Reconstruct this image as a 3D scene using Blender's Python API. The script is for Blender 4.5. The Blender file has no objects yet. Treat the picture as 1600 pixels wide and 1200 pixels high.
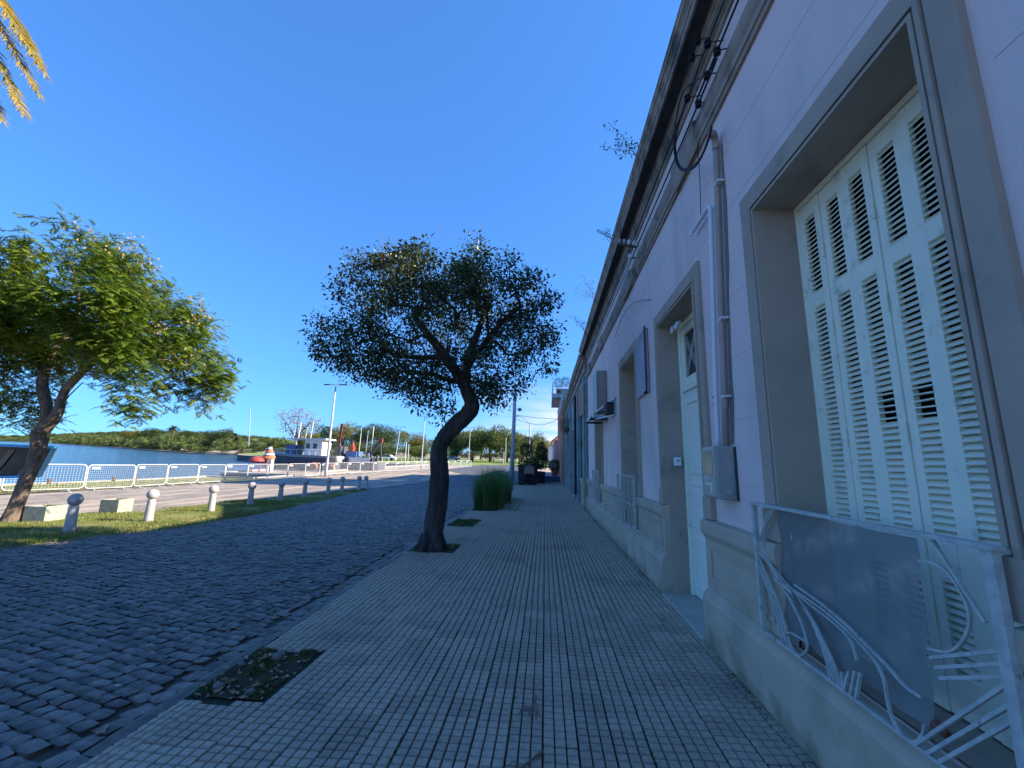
import bpy, math, random
import numpy as np
from mathutils import Vector, Matrix
random.seed(7); rng = np.random.default_rng(7)
S = bpy.context.scene; COL = S.collection
PI = math.pi

# ---------------------------------------------------------------- camera
FPX, EYE = 665.0, 1.55
_d = np.array([52, 126, FPX]); _d = _d / np.linalg.norm(_d)
_u = np.array([75, -(FPX * FPX + 52 * 75) / 126, FPX]); _u = _u / np.linalg.norm(_u)
_r = np.cross(_d, _u)
if _r[0] < 0: _r = -_r
RW = np.stack([_r, _d, _u])
cam = bpy.data.cameras.new('camera'); camo = bpy.data.objects.new('camera', cam); COL.objects.link(camo)
cam.sensor_fit = 'HORIZONTAL'; cam.sensor_width = 36; cam.lens = FPX / 1600 * 36
cam.clip_start = 0.05; cam.clip_end = 9000
_m = Matrix.Identity(4)
for i in range(3):
    _m[i][0] = RW[i][0]; _m[i][1] = -RW[i][1]; _m[i][2] = -RW[i][2]
_m[0][3], _m[1][3], _m[2][3] = 0, 0, EYE
camo.matrix_world = _m; S.camera = camo

def at(px, py, Y):                       # point of the photograph at forward distance Y (m), used only to lay out
    v = RW @ np.array([px - 800.0, py - 600.0, FPX]); t = Y / v[1]
    return Vector((v[0] * t, v[1] * t, EYE + v[2] * t))

# ---------------------------------------------------------------- world and sun
SUN_EL = math.radians(30.9); SUN_AZ = math.atan2(0.995, 0.10)
W = bpy.data.worlds.new('World'); S.world = W; W.use_nodes = True
nt = W.node_tree; nt.nodes.clear()
N = nt.nodes.new; L = nt.links.new
sky = N('ShaderNodeTexSky'); sky.sky_type = 'NISHITA'; sky.sun_disc = False
sky.sun_elevation = SUN_EL; sky.sun_rotation = SUN_AZ
sky.air_density = 1.0; sky.dust_density = 0.25; sky.ozone_density = 2.6; sky.altitude = 0
gm = N('ShaderNodeGamma'); gm.inputs['Gamma'].default_value = 0.62; L(sky.outputs[0], gm.inputs['Color'])
hs = N('ShaderNodeVectorMath'); hs.operation = 'MULTIPLY'; hs.inputs[1].default_value = (0.31, 0.735, 1.42)
L(gm.outputs[0], hs.inputs[0])
tc = N('ShaderNodeTexCoord'); mp = N('ShaderNodeMapping'); mp.inputs['Scale'].default_value = (1.2, 1.2, 9.0)
mp.inputs['Location'].default_value = (0.3, 0.0, 0.35)
L(tc.outputs['Generated'], mp.inputs['Vector'])
nz = N('ShaderNodeTexNoise'); nz.inputs['Scale'].default_value = 2.1; nz.inputs['Detail'].default_value = 7
nz.inputs['Roughness'].default_value = 0.62; L(mp.outputs[0], nz.inputs['Vector'])
cr = N('ShaderNodeMapRange'); cr.inputs['From Min'].default_value = 0.36; cr.inputs['From Max'].default_value = 0.56
L(nz.outputs['Fac'], cr.inputs['Value'])
sp = N('ShaderNodeSeparateXYZ'); L(tc.outputs['Generated'], sp.inputs[0])
band = N('ShaderNodeMapRange'); band.inputs['From Min'].default_value = 0.20; band.inputs['From Max'].default_value = 0.09
L(sp.outputs['Z'], band.inputs['Value'])
side = N('ShaderNodeMapRange'); side.inputs['From Min'].default_value = -0.22; side.inputs['From Max'].default_value = 0.02
L(sp.outputs['X'], side.inputs['Value'])
mu = N('ShaderNodeMath'); mu.operation = 'MULTIPLY'; L(cr.outputs[0], mu.inputs[0]); L(band.outputs[0], mu.inputs[1])
mu2 = N('ShaderNodeMath'); mu2.operation = 'MULTIPLY'; L(mu.outputs[0], mu2.inputs[0]); L(side.outputs[0], mu2.inputs[1])
mx = N('ShaderNodeMix'); mx.data_type = 'RGBA'; mx.inputs['B'].default_value = (2.6, 2.85, 3.1, 1)
L(mu2.outputs[0], mx.inputs['Factor']); L(hs.outputs[0], mx.inputs['A'])
bg = N('ShaderNodeBackground'); bg.inputs['Strength'].default_value = 0.13
ow = N('ShaderNodeOutputWorld'); L(mx.outputs['Result'], bg.inputs['Color']); L(bg.outputs[0], ow.inputs[0])
sl = bpy.data.lights.new('sun', 'SUN'); so = bpy.data.objects.new('sun', sl); COL.objects.link(so)
sl.energy = 4.6; sl.angle = math.radians(0.5); sl.color = (1.0, 0.89, 0.72)
sd = Vector((math.cos(SUN_EL) * 0.995, math.cos(SUN_EL) * 0.10, math.sin(SUN_EL)))
so.rotation_euler = sd.to_track_quat('Z', 'Y').to_euler(); so.location = (60, -30, 60)
S.view_settings.view_transform = 'Standard'; S.view_settings.look = 'None'
S.view_settings.exposure = 1.5; S.view_settings.gamma = 1; S.view_settings.use_curve_mapping = False
S.render.engine = 'CYCLES'
S.cycles.max_bounces = 6; S.cycles.transparent_max_bounces = 12

# ---------------------------------------------------------------- materials
def mat(name, c1, c2=None, rough=0.8, scale=4.0, bump=0.0, bscale=60.0, rnd=0.0, island=0.0, metal=0.0,
        spec=0.3, transl=0.0, stretch=(1, 1, 1), bdist=0.01, lo=0.4, hi=0.65, dirt_shade=None, dscale=0.8, dlo=.5, dhi=.75, coat=0.0, damp=None):
    m = bpy.data.materials.new(name); m.use_nodes = True
    t = m.node_tree; t.nodes.clear(); N = t.nodes.new; L = t.links.new
    out = N('ShaderNodeOutputMaterial'); b = N('ShaderNodeBsdfPrincipled')
    b.inputs['Roughness'].default_value = rough; b.inputs['Metallic'].default_value = metal
    b.inputs['Specular IOR Level'].default_value = spec
    if coat: b.inputs['Coat Weight'].default_value = coat
    g = N('ShaderNodeNewGeometry') 
    mp = N('ShaderNodeMapping'); mp.inputs['Scale'].default_value = stretch; L(g.outputs['Position'], mp.inputs['Vector'])
    col = None
    def noise(sc, det=5):
        n = N('ShaderNodeTexNoise'); n.inputs['Scale'].default_value = sc; n.inputs['Detail'].default_value = det
        n.inputs['Roughness'].default_value = 0.6; L(mp.outputs[0], n.inputs['Vector']); return n
    rgb = N('ShaderNodeRGB'); rgb.outputs[0].default_value = (*c1, 1); col = rgb.outputs[0]
    if c2 is not None:
        n = noise(scale); r = N('ShaderNodeMapRange'); r.inputs['From Min'].default_value = lo; r.inputs['From Max'].default_value = hi
        L(n.outputs['Fac'], r.inputs['Value'])
        mix = N('ShaderNodeMix'); mix.data_type = 'RGBA'; L(r.outputs[0], mix.inputs['Factor']); L(col, mix.inputs['A'])
        mix.inputs['B'].default_value = (*c2, 1); col = mix.outputs['Result']
    if dirt_shade is not None:
        n = noise(dscale, 8); r = N('ShaderNodeMapRange'); r.inputs['From Min'].default_value = dlo; r.inputs['From Max'].default_value = dhi
        L(n.outputs['Fac'], r.inputs['Value'])
        mix = N('ShaderNodeMix'); mix.data_type = 'RGBA'; L(r.outputs[0], mix.inputs['Factor']); L(col, mix.inputs['A'])
        mix.inputs['B'].default_value = (*dirt_shade, 1); col = mix.outputs['Result']
    if damp is not None:
        sx_ = N('ShaderNodeSeparateXYZ'); L(g.outputs['Position'], sx_.inputs[0]); n = noise(3.5, 6)
        ma = N('ShaderNodeMath'); ma.operation = 'MULTIPLY_ADD'; L(n.outputs['Fac'], ma.inputs[0]); ma.inputs[1].default_value = -damp[1] * 2.4; L(sx_.outputs['Z'], ma.inputs[2])
        r = N('ShaderNodeMapRange'); r.inputs['From Min'].default_value = -damp[1] * .62; r.inputs['From Max'].default_value = -damp[1] * 1.35; r.inputs['To Max'].default_value = .6; L(ma.outputs[0], r.inputs['Value'])
        mix = N('ShaderNodeMix'); mix.data_type = 'RGBA'; L(r.outputs[0], mix.inputs['Factor']); L(col, mix.inputs['A']); mix.inputs['B'].default_value = (*damp[0], 1); col = mix.outputs['Result']
    if rnd or island:
        src = N('ShaderNodeObjectInfo').outputs['Random'] if rnd else g.outputs['Random Per Island']
        amt = rnd or island
        r = N('ShaderNodeMapRange'); r.inputs['To Min'].default_value = 1 - amt; r.inputs['To Max'].default_value = 1 + amt
        L(src, r.inputs['Value'])
        h = N('ShaderNodeHueSaturation'); L(r.outputs[0], h.inputs['Value']); L(col, h.inputs['Color']); col = h.outputs[0]
    L(col, b.inputs['Base Color'])
    if bump:
        n = noise(bscale, 4); bp = N('ShaderNodeBump'); bp.inputs['Strength'].default_value = bump; bp.inputs['Distance'].default_value = bdist
        L(n.outputs['Fac'], bp.inputs['Height']); L(bp.outputs[0], b.inputs['Normal'])
    if transl:
        tr = N('ShaderNodeBsdfTranslucent'); L(col, tr.inputs['Color']); ms = N('ShaderNodeMixShader'); ms.inputs[0].default_value = transl
        L(b.outputs[0], ms.inputs[1]); L(tr.outputs[0], ms.inputs[2]); L(ms.outputs[0], out.inputs[0])
    else: L(b.outputs[0], out.inputs[0])
    m['c'] = 1
    return m

M = {}
M['lilac'] = mat('lilac_plaster', (.79, .60, .56), (.73, .56, .53), .9, 1.2, .5, 70, bdist=.006, dirt_shade=(.47, .42, .41), dscale=1.1, dlo=.52, dhi=.85, stretch=(1, 1, .45))
M['taupe'] = mat('taupe_render', (.44, .34, .265), (.38, .30, .24), .9, 2.5, .3, 110, bdist=.004, dirt_shade=(.15, .15, .13), dscale=1.6, dlo=.58, dhi=.8)
M['plinth'] = mat('plinth_render', (.52, .41, .31), (.44, .355, .27), .92, 2.2, .5, 80, bdist=.005, dirt_shade=(.30, .27, .19), dscale=1.3, dlo=.52, dhi=.75, damp=((.09, .10, .05), .30))
M['cornice'] = mat('cornice_render', (.37, .29, .235), (.28, .225, .185), .92, 5, .4, 60, bdist=.006, dirt_shade=(.085, .085, .075), dscale=2.5, dlo=.5, dhi=.7)
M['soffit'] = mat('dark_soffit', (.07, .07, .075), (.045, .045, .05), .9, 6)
M['mint'] = mat('mint_paint', (.88, .84, .67), (.83, .80, .64), .55, 6, .25, 40, bdist=.003, dirt_shade=(.42, .43, .34), dscale=8, dlo=.58, dhi=.78)
M['door'] = mat('door_paint', (.84, .80, .69), (.79, .76, .66), .5, 5, .15, 40, bdist=.003)
M['dark'] = mat('dark_interior', (.012, .013, .015))
M['iron'] = mat('painted_iron', (.52, .52, .48), (.38, .39, .38), .5, 20, .3, 120, bdist=.002, dirt_shade=(.16, .11, .09), dscale=14, dlo=.66, dhi=.72)
M['rust'] = mat('rusty_iron', (.13, .05, .035), (.08, .035, .025), .8, 30)
M['steel'] = mat('galvanised_steel', (.42, .44, .46), (.34, .36, .38), .45, 12, metal=.6)
M['greybox'] = mat('grey_box_plastic', (.36, .35, .32), (.31, .31, .29), .5, 8)
M['whitepvc'] = mat('white_pvc', (.70, .70, .72), None, .45)
M['mauvepipe'] = mat('mauve_pipe', (.43, .33, .29), (.36, .28, .25), .6, 9, .2, 80)
M['black'] = mat('black_rubber', (.012, .012, .014), None, .6)
M['glass'] = mat('dark_glass', (.02, .025, .03), None, .08, spec=.6)
M['tile'] = mat('pavement_tile', (.48, .375, .28), (.36, .29, .225), .82, 30, .5, 250, rnd=.13, bdist=.003, dirt_shade=(.22, .19, .145), dscale=.9, dlo=.52, dhi=.8)
M['tile_i'] = mat('pavement_tile_field', (.48, .375, .28), (.36, .29, .225), .82, 30, .5, 250, island=.09, bdist=.003, dirt_shade=(.22, .19, .145), dscale=.9, dlo=.52, dhi=.8)
M['grout'] = mat('dark_grout', (.018, .02, .018), (.03, .035, .02), .95, 8)
M['cob'] = mat('granite_sett', (.24, .195, .165), (.165, .138, .12), .62, 22, 1.0, 60, rnd=.28, bdist=.008, spec=.45, dirt_shade=(.085, .09, .08), dscale=3, dlo=.5, dhi=.7)
M['cob_i'] = mat('granite_sett_field', (.24, .195, .165), (.165, .138, .12), .62, 22, 1.0, 60, island=.28, bdist=.008, spec=.45, dirt_shade=(.085, .09, .08), dscale=3, dlo=.5, dhi=.7)
M['bed'] = mat('sett_bed', (.06, .06, .055), (.09, .085, .06), .95, 12, .6, 60)
M['kerb'] = mat('kerb_granite', (.19, .165, .14), (.10, .09, .08), .6, 15, .9, 50, rnd=.2, bdist=.01)
M['earth'] = mat('earth', (.05, .035, .02), (.085, .06, .035), .97, 12, 1, 40, bdist=.02)
M['grass'] = mat('grass_blade', (.14, .21, .04), (.27, .24, .08), .7, 1.6, island=.35, transl=.35)
M['grass_dark'] = mat('moss_green', (.05, .12, .02), (.09, .14, .03), .8, 9, island=.35, transl=.25)
M['turf'] = mat('turf', (.17, .19, .05), (.27, .22, .09), .95, 1.8, .8, 60, bdist=.02, dirt_shade=(.07, .09, .03), dscale=5)
M['dryturf'] = mat('dry_turf', (.24, .20, .10), (.19, .18, .075), .95, 2.2, .8, 60, bdist=.02)
M['field'] = mat('far_lawn', (.16, .23, .05), (.22, .26, .08), .95, .12)
M['bark'] = mat('bark_dark', (.075, .062, .055), (.035, .03, .028), .92, 14, 1, 26, bdist=.035, stretch=(1, 1, .28))
M['bark_l'] = mat('bark_grey', (.20, .155, .125), (.10, .075, .06), .92, 12, 1, 24, bdist=.03, stretch=(1, 1, .35))
M['leafA'] = mat('glossy_leaf', (.035, .068, .02), (.075, .085, .022), .42, .9, island=.55, transl=.30, spec=.5)
M['leafAy'] = mat('sunlit_leaf', (.24, .13, .03), (.16, .16, .03), .4, 2, island=.4, transl=.4)  # yellower leaf colour standing in for sun on the crown
M['leafB'] = mat('feathery_leaf', (.12, .20, .02), (.22, .26, .03), .55, .8, island=.35, transl=.38)
M['pod'] = mat('seed_pod', (.20, .13, .07), (.30, .22, .12), .7, 8)
M['palm'] = mat('palm_leaflet', (.22, .18, .03), (.42, .28, .03), .5, 1.2, island=.4, transl=.35)
M['concrete'] = mat('white_concrete', (.46, .43, .42), (.38, .36, .35), .8, 9, .5, 60, bdist=.006, dirt_shade=(.26, .25, .22), dscale=6, dlo=.6, dhi=.8)
M['trough'] = mat('weathered_concrete', (.40, .40, .33), (.31, .31, .24), .85, 9, .5, 50, dirt_shade=(.22, .24, .15), dscale=8, dlo=.55, dhi=.7)
M['fence'] = mat('white_galvanised', (.56, .55, .53), None, .45)
M['plate'] = mat('white_plate', (.8, .8, .8), None, .4)
M['wire'] = mat('mesh_wire', (.50, .55, .60), None, .5)
M['pole'] = mat('pale_pole', (.42, .42, .47), (.36, .36, .40), .7, 6)
M['lamp'] = mat('lamp_head', (.10, .11, .12), None, .5)
M['blue'] = mat('blue_frame', (.03, .28, .62), None, .4)
M['panel'] = mat('black_panel', (.010, .010, .012), (.016, .016, .018), .25, 1.5, spec=.5)
M['hullblue'] = mat('hull_blue', (.10, .16, .30), (.07, .11, .20), .6, 2)
M['hulldark'] = mat('hull_dark', (.07, .085, .12), (.13, .09, .08), .7, 2)
M['bluepaint'] = mat('blue_paint', (.10, .17, .36), None, .5)
M['boatwhite'] = mat('boat_white', (.72, .72, .68), (.6, .58, .52), .6, 3)
M['cream'] = mat('cream_paint', (.62, .58, .40), None, .6)
M['red'] = mat('red_paint', (.38, .06, .045), (.28, .05, .04), .5, 3)
M['orange'] = mat('orange_paint', (.70, .16, .05), None, .5)
M['darkred'] = mat('dark_red_mast', (.13, .03, .03), None, .6)
M['teal'] = mat('teal_paint', (.09, .24, .25), (.06, .16, .18), .7, 3, .3, 30, dirt_shade=(.05, .07, .05), dscale=3)
M['tealwall'] = mat('blue_green_render', (.26, .33, .34), (.20, .27, .26), .9, 1.5, .4, 50, dirt_shade=(.10, .13, .09), dscale=1.4, dlo=.5, dhi=.7)
M['orangewall'] = mat('orange_render', (.52, .20, .12), (.42, .17, .11), .9, 1.5, .3, 50, dirt_shade=(.25, .12, .08), dscale=1.5)
M['whitewall'] = mat('white_render', (.60, .58, .58), (.52, .50, .50), .9, 1.5, .3, 50, dirt_shade=(.35, .33, .31), dscale=1)
M['pinkwall'] = mat('pink_render', (.48, .36, .38), (.42, .32, .34), .9, 1.5)
M['bluedoor'] = mat('blue_door', (.12, .20, .36), None, .6)
M['rooftile'] = mat('roof_tile', (.26, .11, .07), (.18, .08, .06), .9, 4, rnd=.15)
M['stepblue'] = mat('dark_blue_step', (.045, .05, .12), (.035, .04, .09), .6, 5)
M['ochre'] = mat('dusty_paving', (.40, .32, .24), (.32, .265, .205), .95, .5, .6, 30, dirt_shade=(.20, .18, .16), dscale=1.2, dlo=.5, dhi=.7)
M['pierc'] = mat('pier_concrete', (.36, .35, .32), (.28, .27, .25), .9, 1.2)
M['quay'] = mat('quay_stone', (.13, .125, .12), (.08, .08, .08), .9, 2.0, .8, 12, bdist=.05)
M['pot'] = mat('terracotta', (.22, .08, .06), None, .8)
M['planter'] = mat('black_planter', (.015, .015, .02), (.022, .022, .028), .5, 3)
M['shrubleaf'] = mat('shrub_leaf', (.06, .12, .035), (.09, .15, .04), .6, 4, island=.4, transl=.25)
M['reed'] = mat('tall_grass', (.08, .19, .06), (.13, .22, .07), .6, 3, island=.4, transl=.25)
M['reedry'] = mat('tall_grass_dry', (.16, .13, .05), None, .7, island=.3, transl=.25)
M['dryleaf'] = mat('dry_leaf', (.26, .17, .10), (.34, .27, .16), .8, 30, island=.4)
M['twig'] = mat('twig', (.20, .15, .12), None, .85)
FOL = [((.075, .12, .03), (.12, .15, .04)), ((.10, .135, .03), (.16, .16, .035)), ((.17, .15, .03), (.20, .19, .04)),
       ((.05, .085, .028), (.08, .11, .035)), ((.13, .17, .05), (.18, .20, .07))]
for i, (a, b) in enumerate(FOL): M['fol%d' % i] = mat('tree_foliage_%d' % i, a, b, .75, .35, island=.4, transl=.3)
M['farfol'] = mat('bank_foliage', (.075, .125, .035), (.21, .25, .07), .85, .22, island=.5, transl=.15, dirt_shade=(.035, .055, .025), dscale=.3, dlo=.48, dhi=.58, lo=.44, hi=.56)  # dark patches paint the shaded hollows between crowns
M['bare'] = mat('bare_branch', (.26, .23, .22), (.20, .18, .17), .9, 2)
M['trunk'] = mat('far_trunk', (.07, .055, .045), None, .9)

# translucent plastic sheet
m = bpy.data.materials.new('plastic_sheet'); m.use_nodes = True; t = m.node_tree; t.nodes.clear()
N = t.nodes.new; L = t.links.new
o_ = N('ShaderNodeOutputMaterial'); g_ = N('ShaderNodeBsdfPrincipled'); g_.inputs['Base Color'].default_value = (.27, .28, .27, 1)
g_.inputs['Roughness'].default_value = .22; tr_ = N('ShaderNodeBsdfTransparent'); tr_.inputs[0].default_value = (.62, .72, .82, 1)
nn = N('ShaderNodeTexNoise'); nn.inputs['Scale'].default_value = 5; nn.inputs['Detail'].default_value = 6
gp = N('ShaderNodeNewGeometry'); L(gp.outputs['Position'], nn.inputs['Vector'])
bb = N('ShaderNodeBump'); bb.inputs['Strength'].default_value = .8; bb.inputs['Distance'].default_value = .025
L(nn.outputs['Fac'], bb.inputs['Height']); L(bb.outputs[0], g_.inputs['Normal'])
mr = N('ShaderNodeMapRange'); mr.inputs['From Min'].default_value = .3; mr.inputs['From Max'].default_value = .7
mr.inputs['To Min'].default_value = .58; mr.inputs['To Max'].default_value = .74; L(nn.outputs['Fac'], mr.inputs['Value'])
ms_ = N('ShaderNodeMixShader'); L(mr.outputs[0], ms_.inputs[0]); L(tr_.outputs[0], ms_.inputs[1]); L(g_.outputs[0], ms_.inputs[2]); L(ms_.outputs[0], o_.inputs[0])
M['sheet'] = m
# water
m = bpy.data.materials.new('river_water'); m.use_nodes = True; t = m.node_tree; N = t.nodes.new; L = t.links.new
b = t.nodes['Principled BSDF']; b.inputs['Base Color'].default_value = (.03, .075, .12, 1); b.inputs['Roughness'].default_value = .08
b.inputs['IOR'].default_value = 1.33
gp = N('ShaderNodeNewGeometry'); mp = N('ShaderNodeMapping'); mp.inputs['Scale'].default_value = (1, 1, 1); L(gp.outputs['Position'], mp.inputs[0])
n1 = N('ShaderNodeTexNoise'); n1.inputs['Scale'].default_value = 1.3; n1.inputs['Detail'].default_value = 6; L(mp.outputs[0], n1.inputs['Vector'])
n2 = N('ShaderNodeTexNoise'); n2.inputs['Scale'].default_value = .05; n2.inputs['Detail'].default_value = 3; L(mp.outputs[0], n2.inputs['Vector'])
mm = N('ShaderNodeMath'); mm.operation = 'MULTIPLY_ADD'; L(n2.outputs['Fac'], mm.inputs[0]); mm.inputs[1].default_value = 1.5; L(n1.outputs['Fac'], mm.inputs[2])
bb = N('ShaderNodeBump'); bb.inputs['Strength'].default_value = 1.0; bb.inputs['Distance'].default_value = .28; L(mm.outputs[0], bb.inputs['Height']); L(bb.outputs[0], b.inputs['Normal'])
M['water'] = m
# far sett paving (road beyond the modelled setts, sunlit promenade)
def paving(name, c1, c2, joint, sx, rot=0.0, stripe=None):
    m = bpy.data.materials.new(name); m.use_nodes = True; t = m.node_tree; N = t.nodes.new; L = t.links.new
    b = t.nodes['Principled BSDF']; b.inputs['Roughness'].default_value = .75
    gp = N('ShaderNodeNewGeometry'); mp = N('ShaderNodeMapping'); mp.inputs['Rotation'].default_value = (0, 0, rot); L(gp.outputs['Position'], mp.inputs[0])
    br = N('ShaderNodeTexBrick'); br.inputs['Scale'].default_value = 1.0; br.inputs['Brick Width'].default_value = sx; br.inputs['Row Height'].default_value = sx * .68
    br.inputs['Mortar Size'].default_value = .012; br.inputs['Color1'].default_value = (*c1, 1); br.inputs['Color2'].default_value = (*c2, 1); br.inputs['Mortar'].default_value = (*joint, 1)
    L(mp.outputs[0], br.inputs['Vector'])
    nz = N('ShaderNodeTexNoise'); nz.inputs['Scale'].default_value = .7; nz.inputs['Detail'].default_value = 8; L(gp.outputs['Position'], nz.inputs['Vector'])
    r = N('ShaderNodeMapRange'); r.inputs['From Min'].default_value = .3; r.inputs['From Max'].default_value = .7; r.inputs['To Min'].default_value = .7; r.inputs['To Max'].default_value = 1.3
    L(nz.outputs['Fac'], r.inputs['Value'])
    h = N('ShaderNodeHueSaturation'); L(br.outputs['Color'], h.inputs['Color']); L(r.outputs[0], h.inputs['Value']); col = h.outputs[0]
    if stripe:
        mp2 = N('ShaderNodeMapping'); mp2.inputs['Scale'].default_value = (.9, .10, 1); mp2.inputs['Rotation'].default_value = (0, 0, .12); L(gp.outputs['Position'], mp2.inputs[0])
        nz2 = N('ShaderNodeTexNoise'); nz2.inputs['Scale'].default_value = 1.4; nz2.inputs['Detail'].default_value = 5; L(mp2.outputs[0], nz2.inputs['Vector'])
        r2 = N('ShaderNodeMapRange'); r2.inputs['From Min'].default_value = .48; r2.inputs['From Max'].default_value = .6; L(nz2.outputs['Fac'], r2.inputs['Value'])
        mxx = N('ShaderNodeMix'); mxx.data_type = 'RGBA'; L(r2.outputs[0], mxx.inputs['Factor']); L(col, mxx.inputs['A']); mxx.inputs['B'].default_value = (*stripe, 1); col = mxx.outputs['Result']
    L(col, b.inputs['Base Color'])
    nf = N('ShaderNodeTexNoise'); nf.inputs['Scale'].default_value = 9; nf.inputs['Detail'].default_value = 4; L(gp.outputs['Position'], nf.inputs['Vector'])
    ad = N('ShaderNodeMath'); ad.operation = 'MULTIPLY_ADD'; L(br.outputs['Fac'], ad.inputs[0]); ad.inputs[1].default_value = -.8; L(nf.outputs['Fac'], ad.inputs[2])
    bb = N('ShaderNodeBump'); bb.inputs['Strength'].default_value = .8; bb.inputs['Distance'].default_value = .04; L(ad.outputs[0], bb.inputs['Height']); L(bb.outputs[0], b.inputs['Normal'])
    return m
M['farroad'] = paving('far_setts', (.115, .12, .135), (.08, .085, .10), (.05, .05, .05), .19, -.26)
M['promen'] = paving('promenade_setts', (.34, .275, .215), (.24, .20, .165), (.13, .105, .085), .2, .3, (.42, .34, .255))

# ---------------------------------------------------------------- mesh helpers
def link(o, parent=None):
    COL.objects.link(o)
    if parent is not None: o.parent = parent
    return o
def tag(o, label=None, cat=None, group=None, kind=None):
    if label: o['label'] = label
    if cat: o['category'] = cat
    if group: o['group'] = group
    if kind: o['kind'] = kind
    return o
def thing(name, loc, label, cat, group=None, rz=0.0):
    o = bpy.data.objects.new(name, None); o.location = loc; o.rotation_euler = (0, 0, rz); o.empty_display_size = .1
    COL.objects.link(o); return tag(o, label, cat, group)
def mesh_np(name, V, F, m, smooth=False):
    """V (n,3), F list of arrays with equal width or a single (k,w) array"""
    me = bpy.data.meshes.new(name); V = np.asarray(V, dtype=np.float32)
    if isinstance(F, np.ndarray): F = [F]
    F = [f for f in F if len(f)]
    loops = np.concatenate([f.ravel() for f in F]).astype(np.int32)
    tot = np.concatenate([np.full(len(f), f.shape[1], dtype=np.int32) for f in F])
    st = np.concatenate([[0], np.cumsum(tot)[:-1]]).astype(np.int32)
    me.vertices.add(len(V)); me.vertices.foreach_set('co', V.ravel())
    me.loops.add(len(loops)); me.loops.foreach_set('vertex_index', loops)
    me.polygons.add(len(tot)); me.polygons.foreach_set('loop_start', st); me.polygons.foreach_set('loop_total', tot)
    if smooth: me.polygons.foreach_set('use_smooth', np.ones(len(tot), dtype=bool))
    me.update(calc_edges=True); me.validate()
    if m is not None: me.materials.append(m)
    return me
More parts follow.
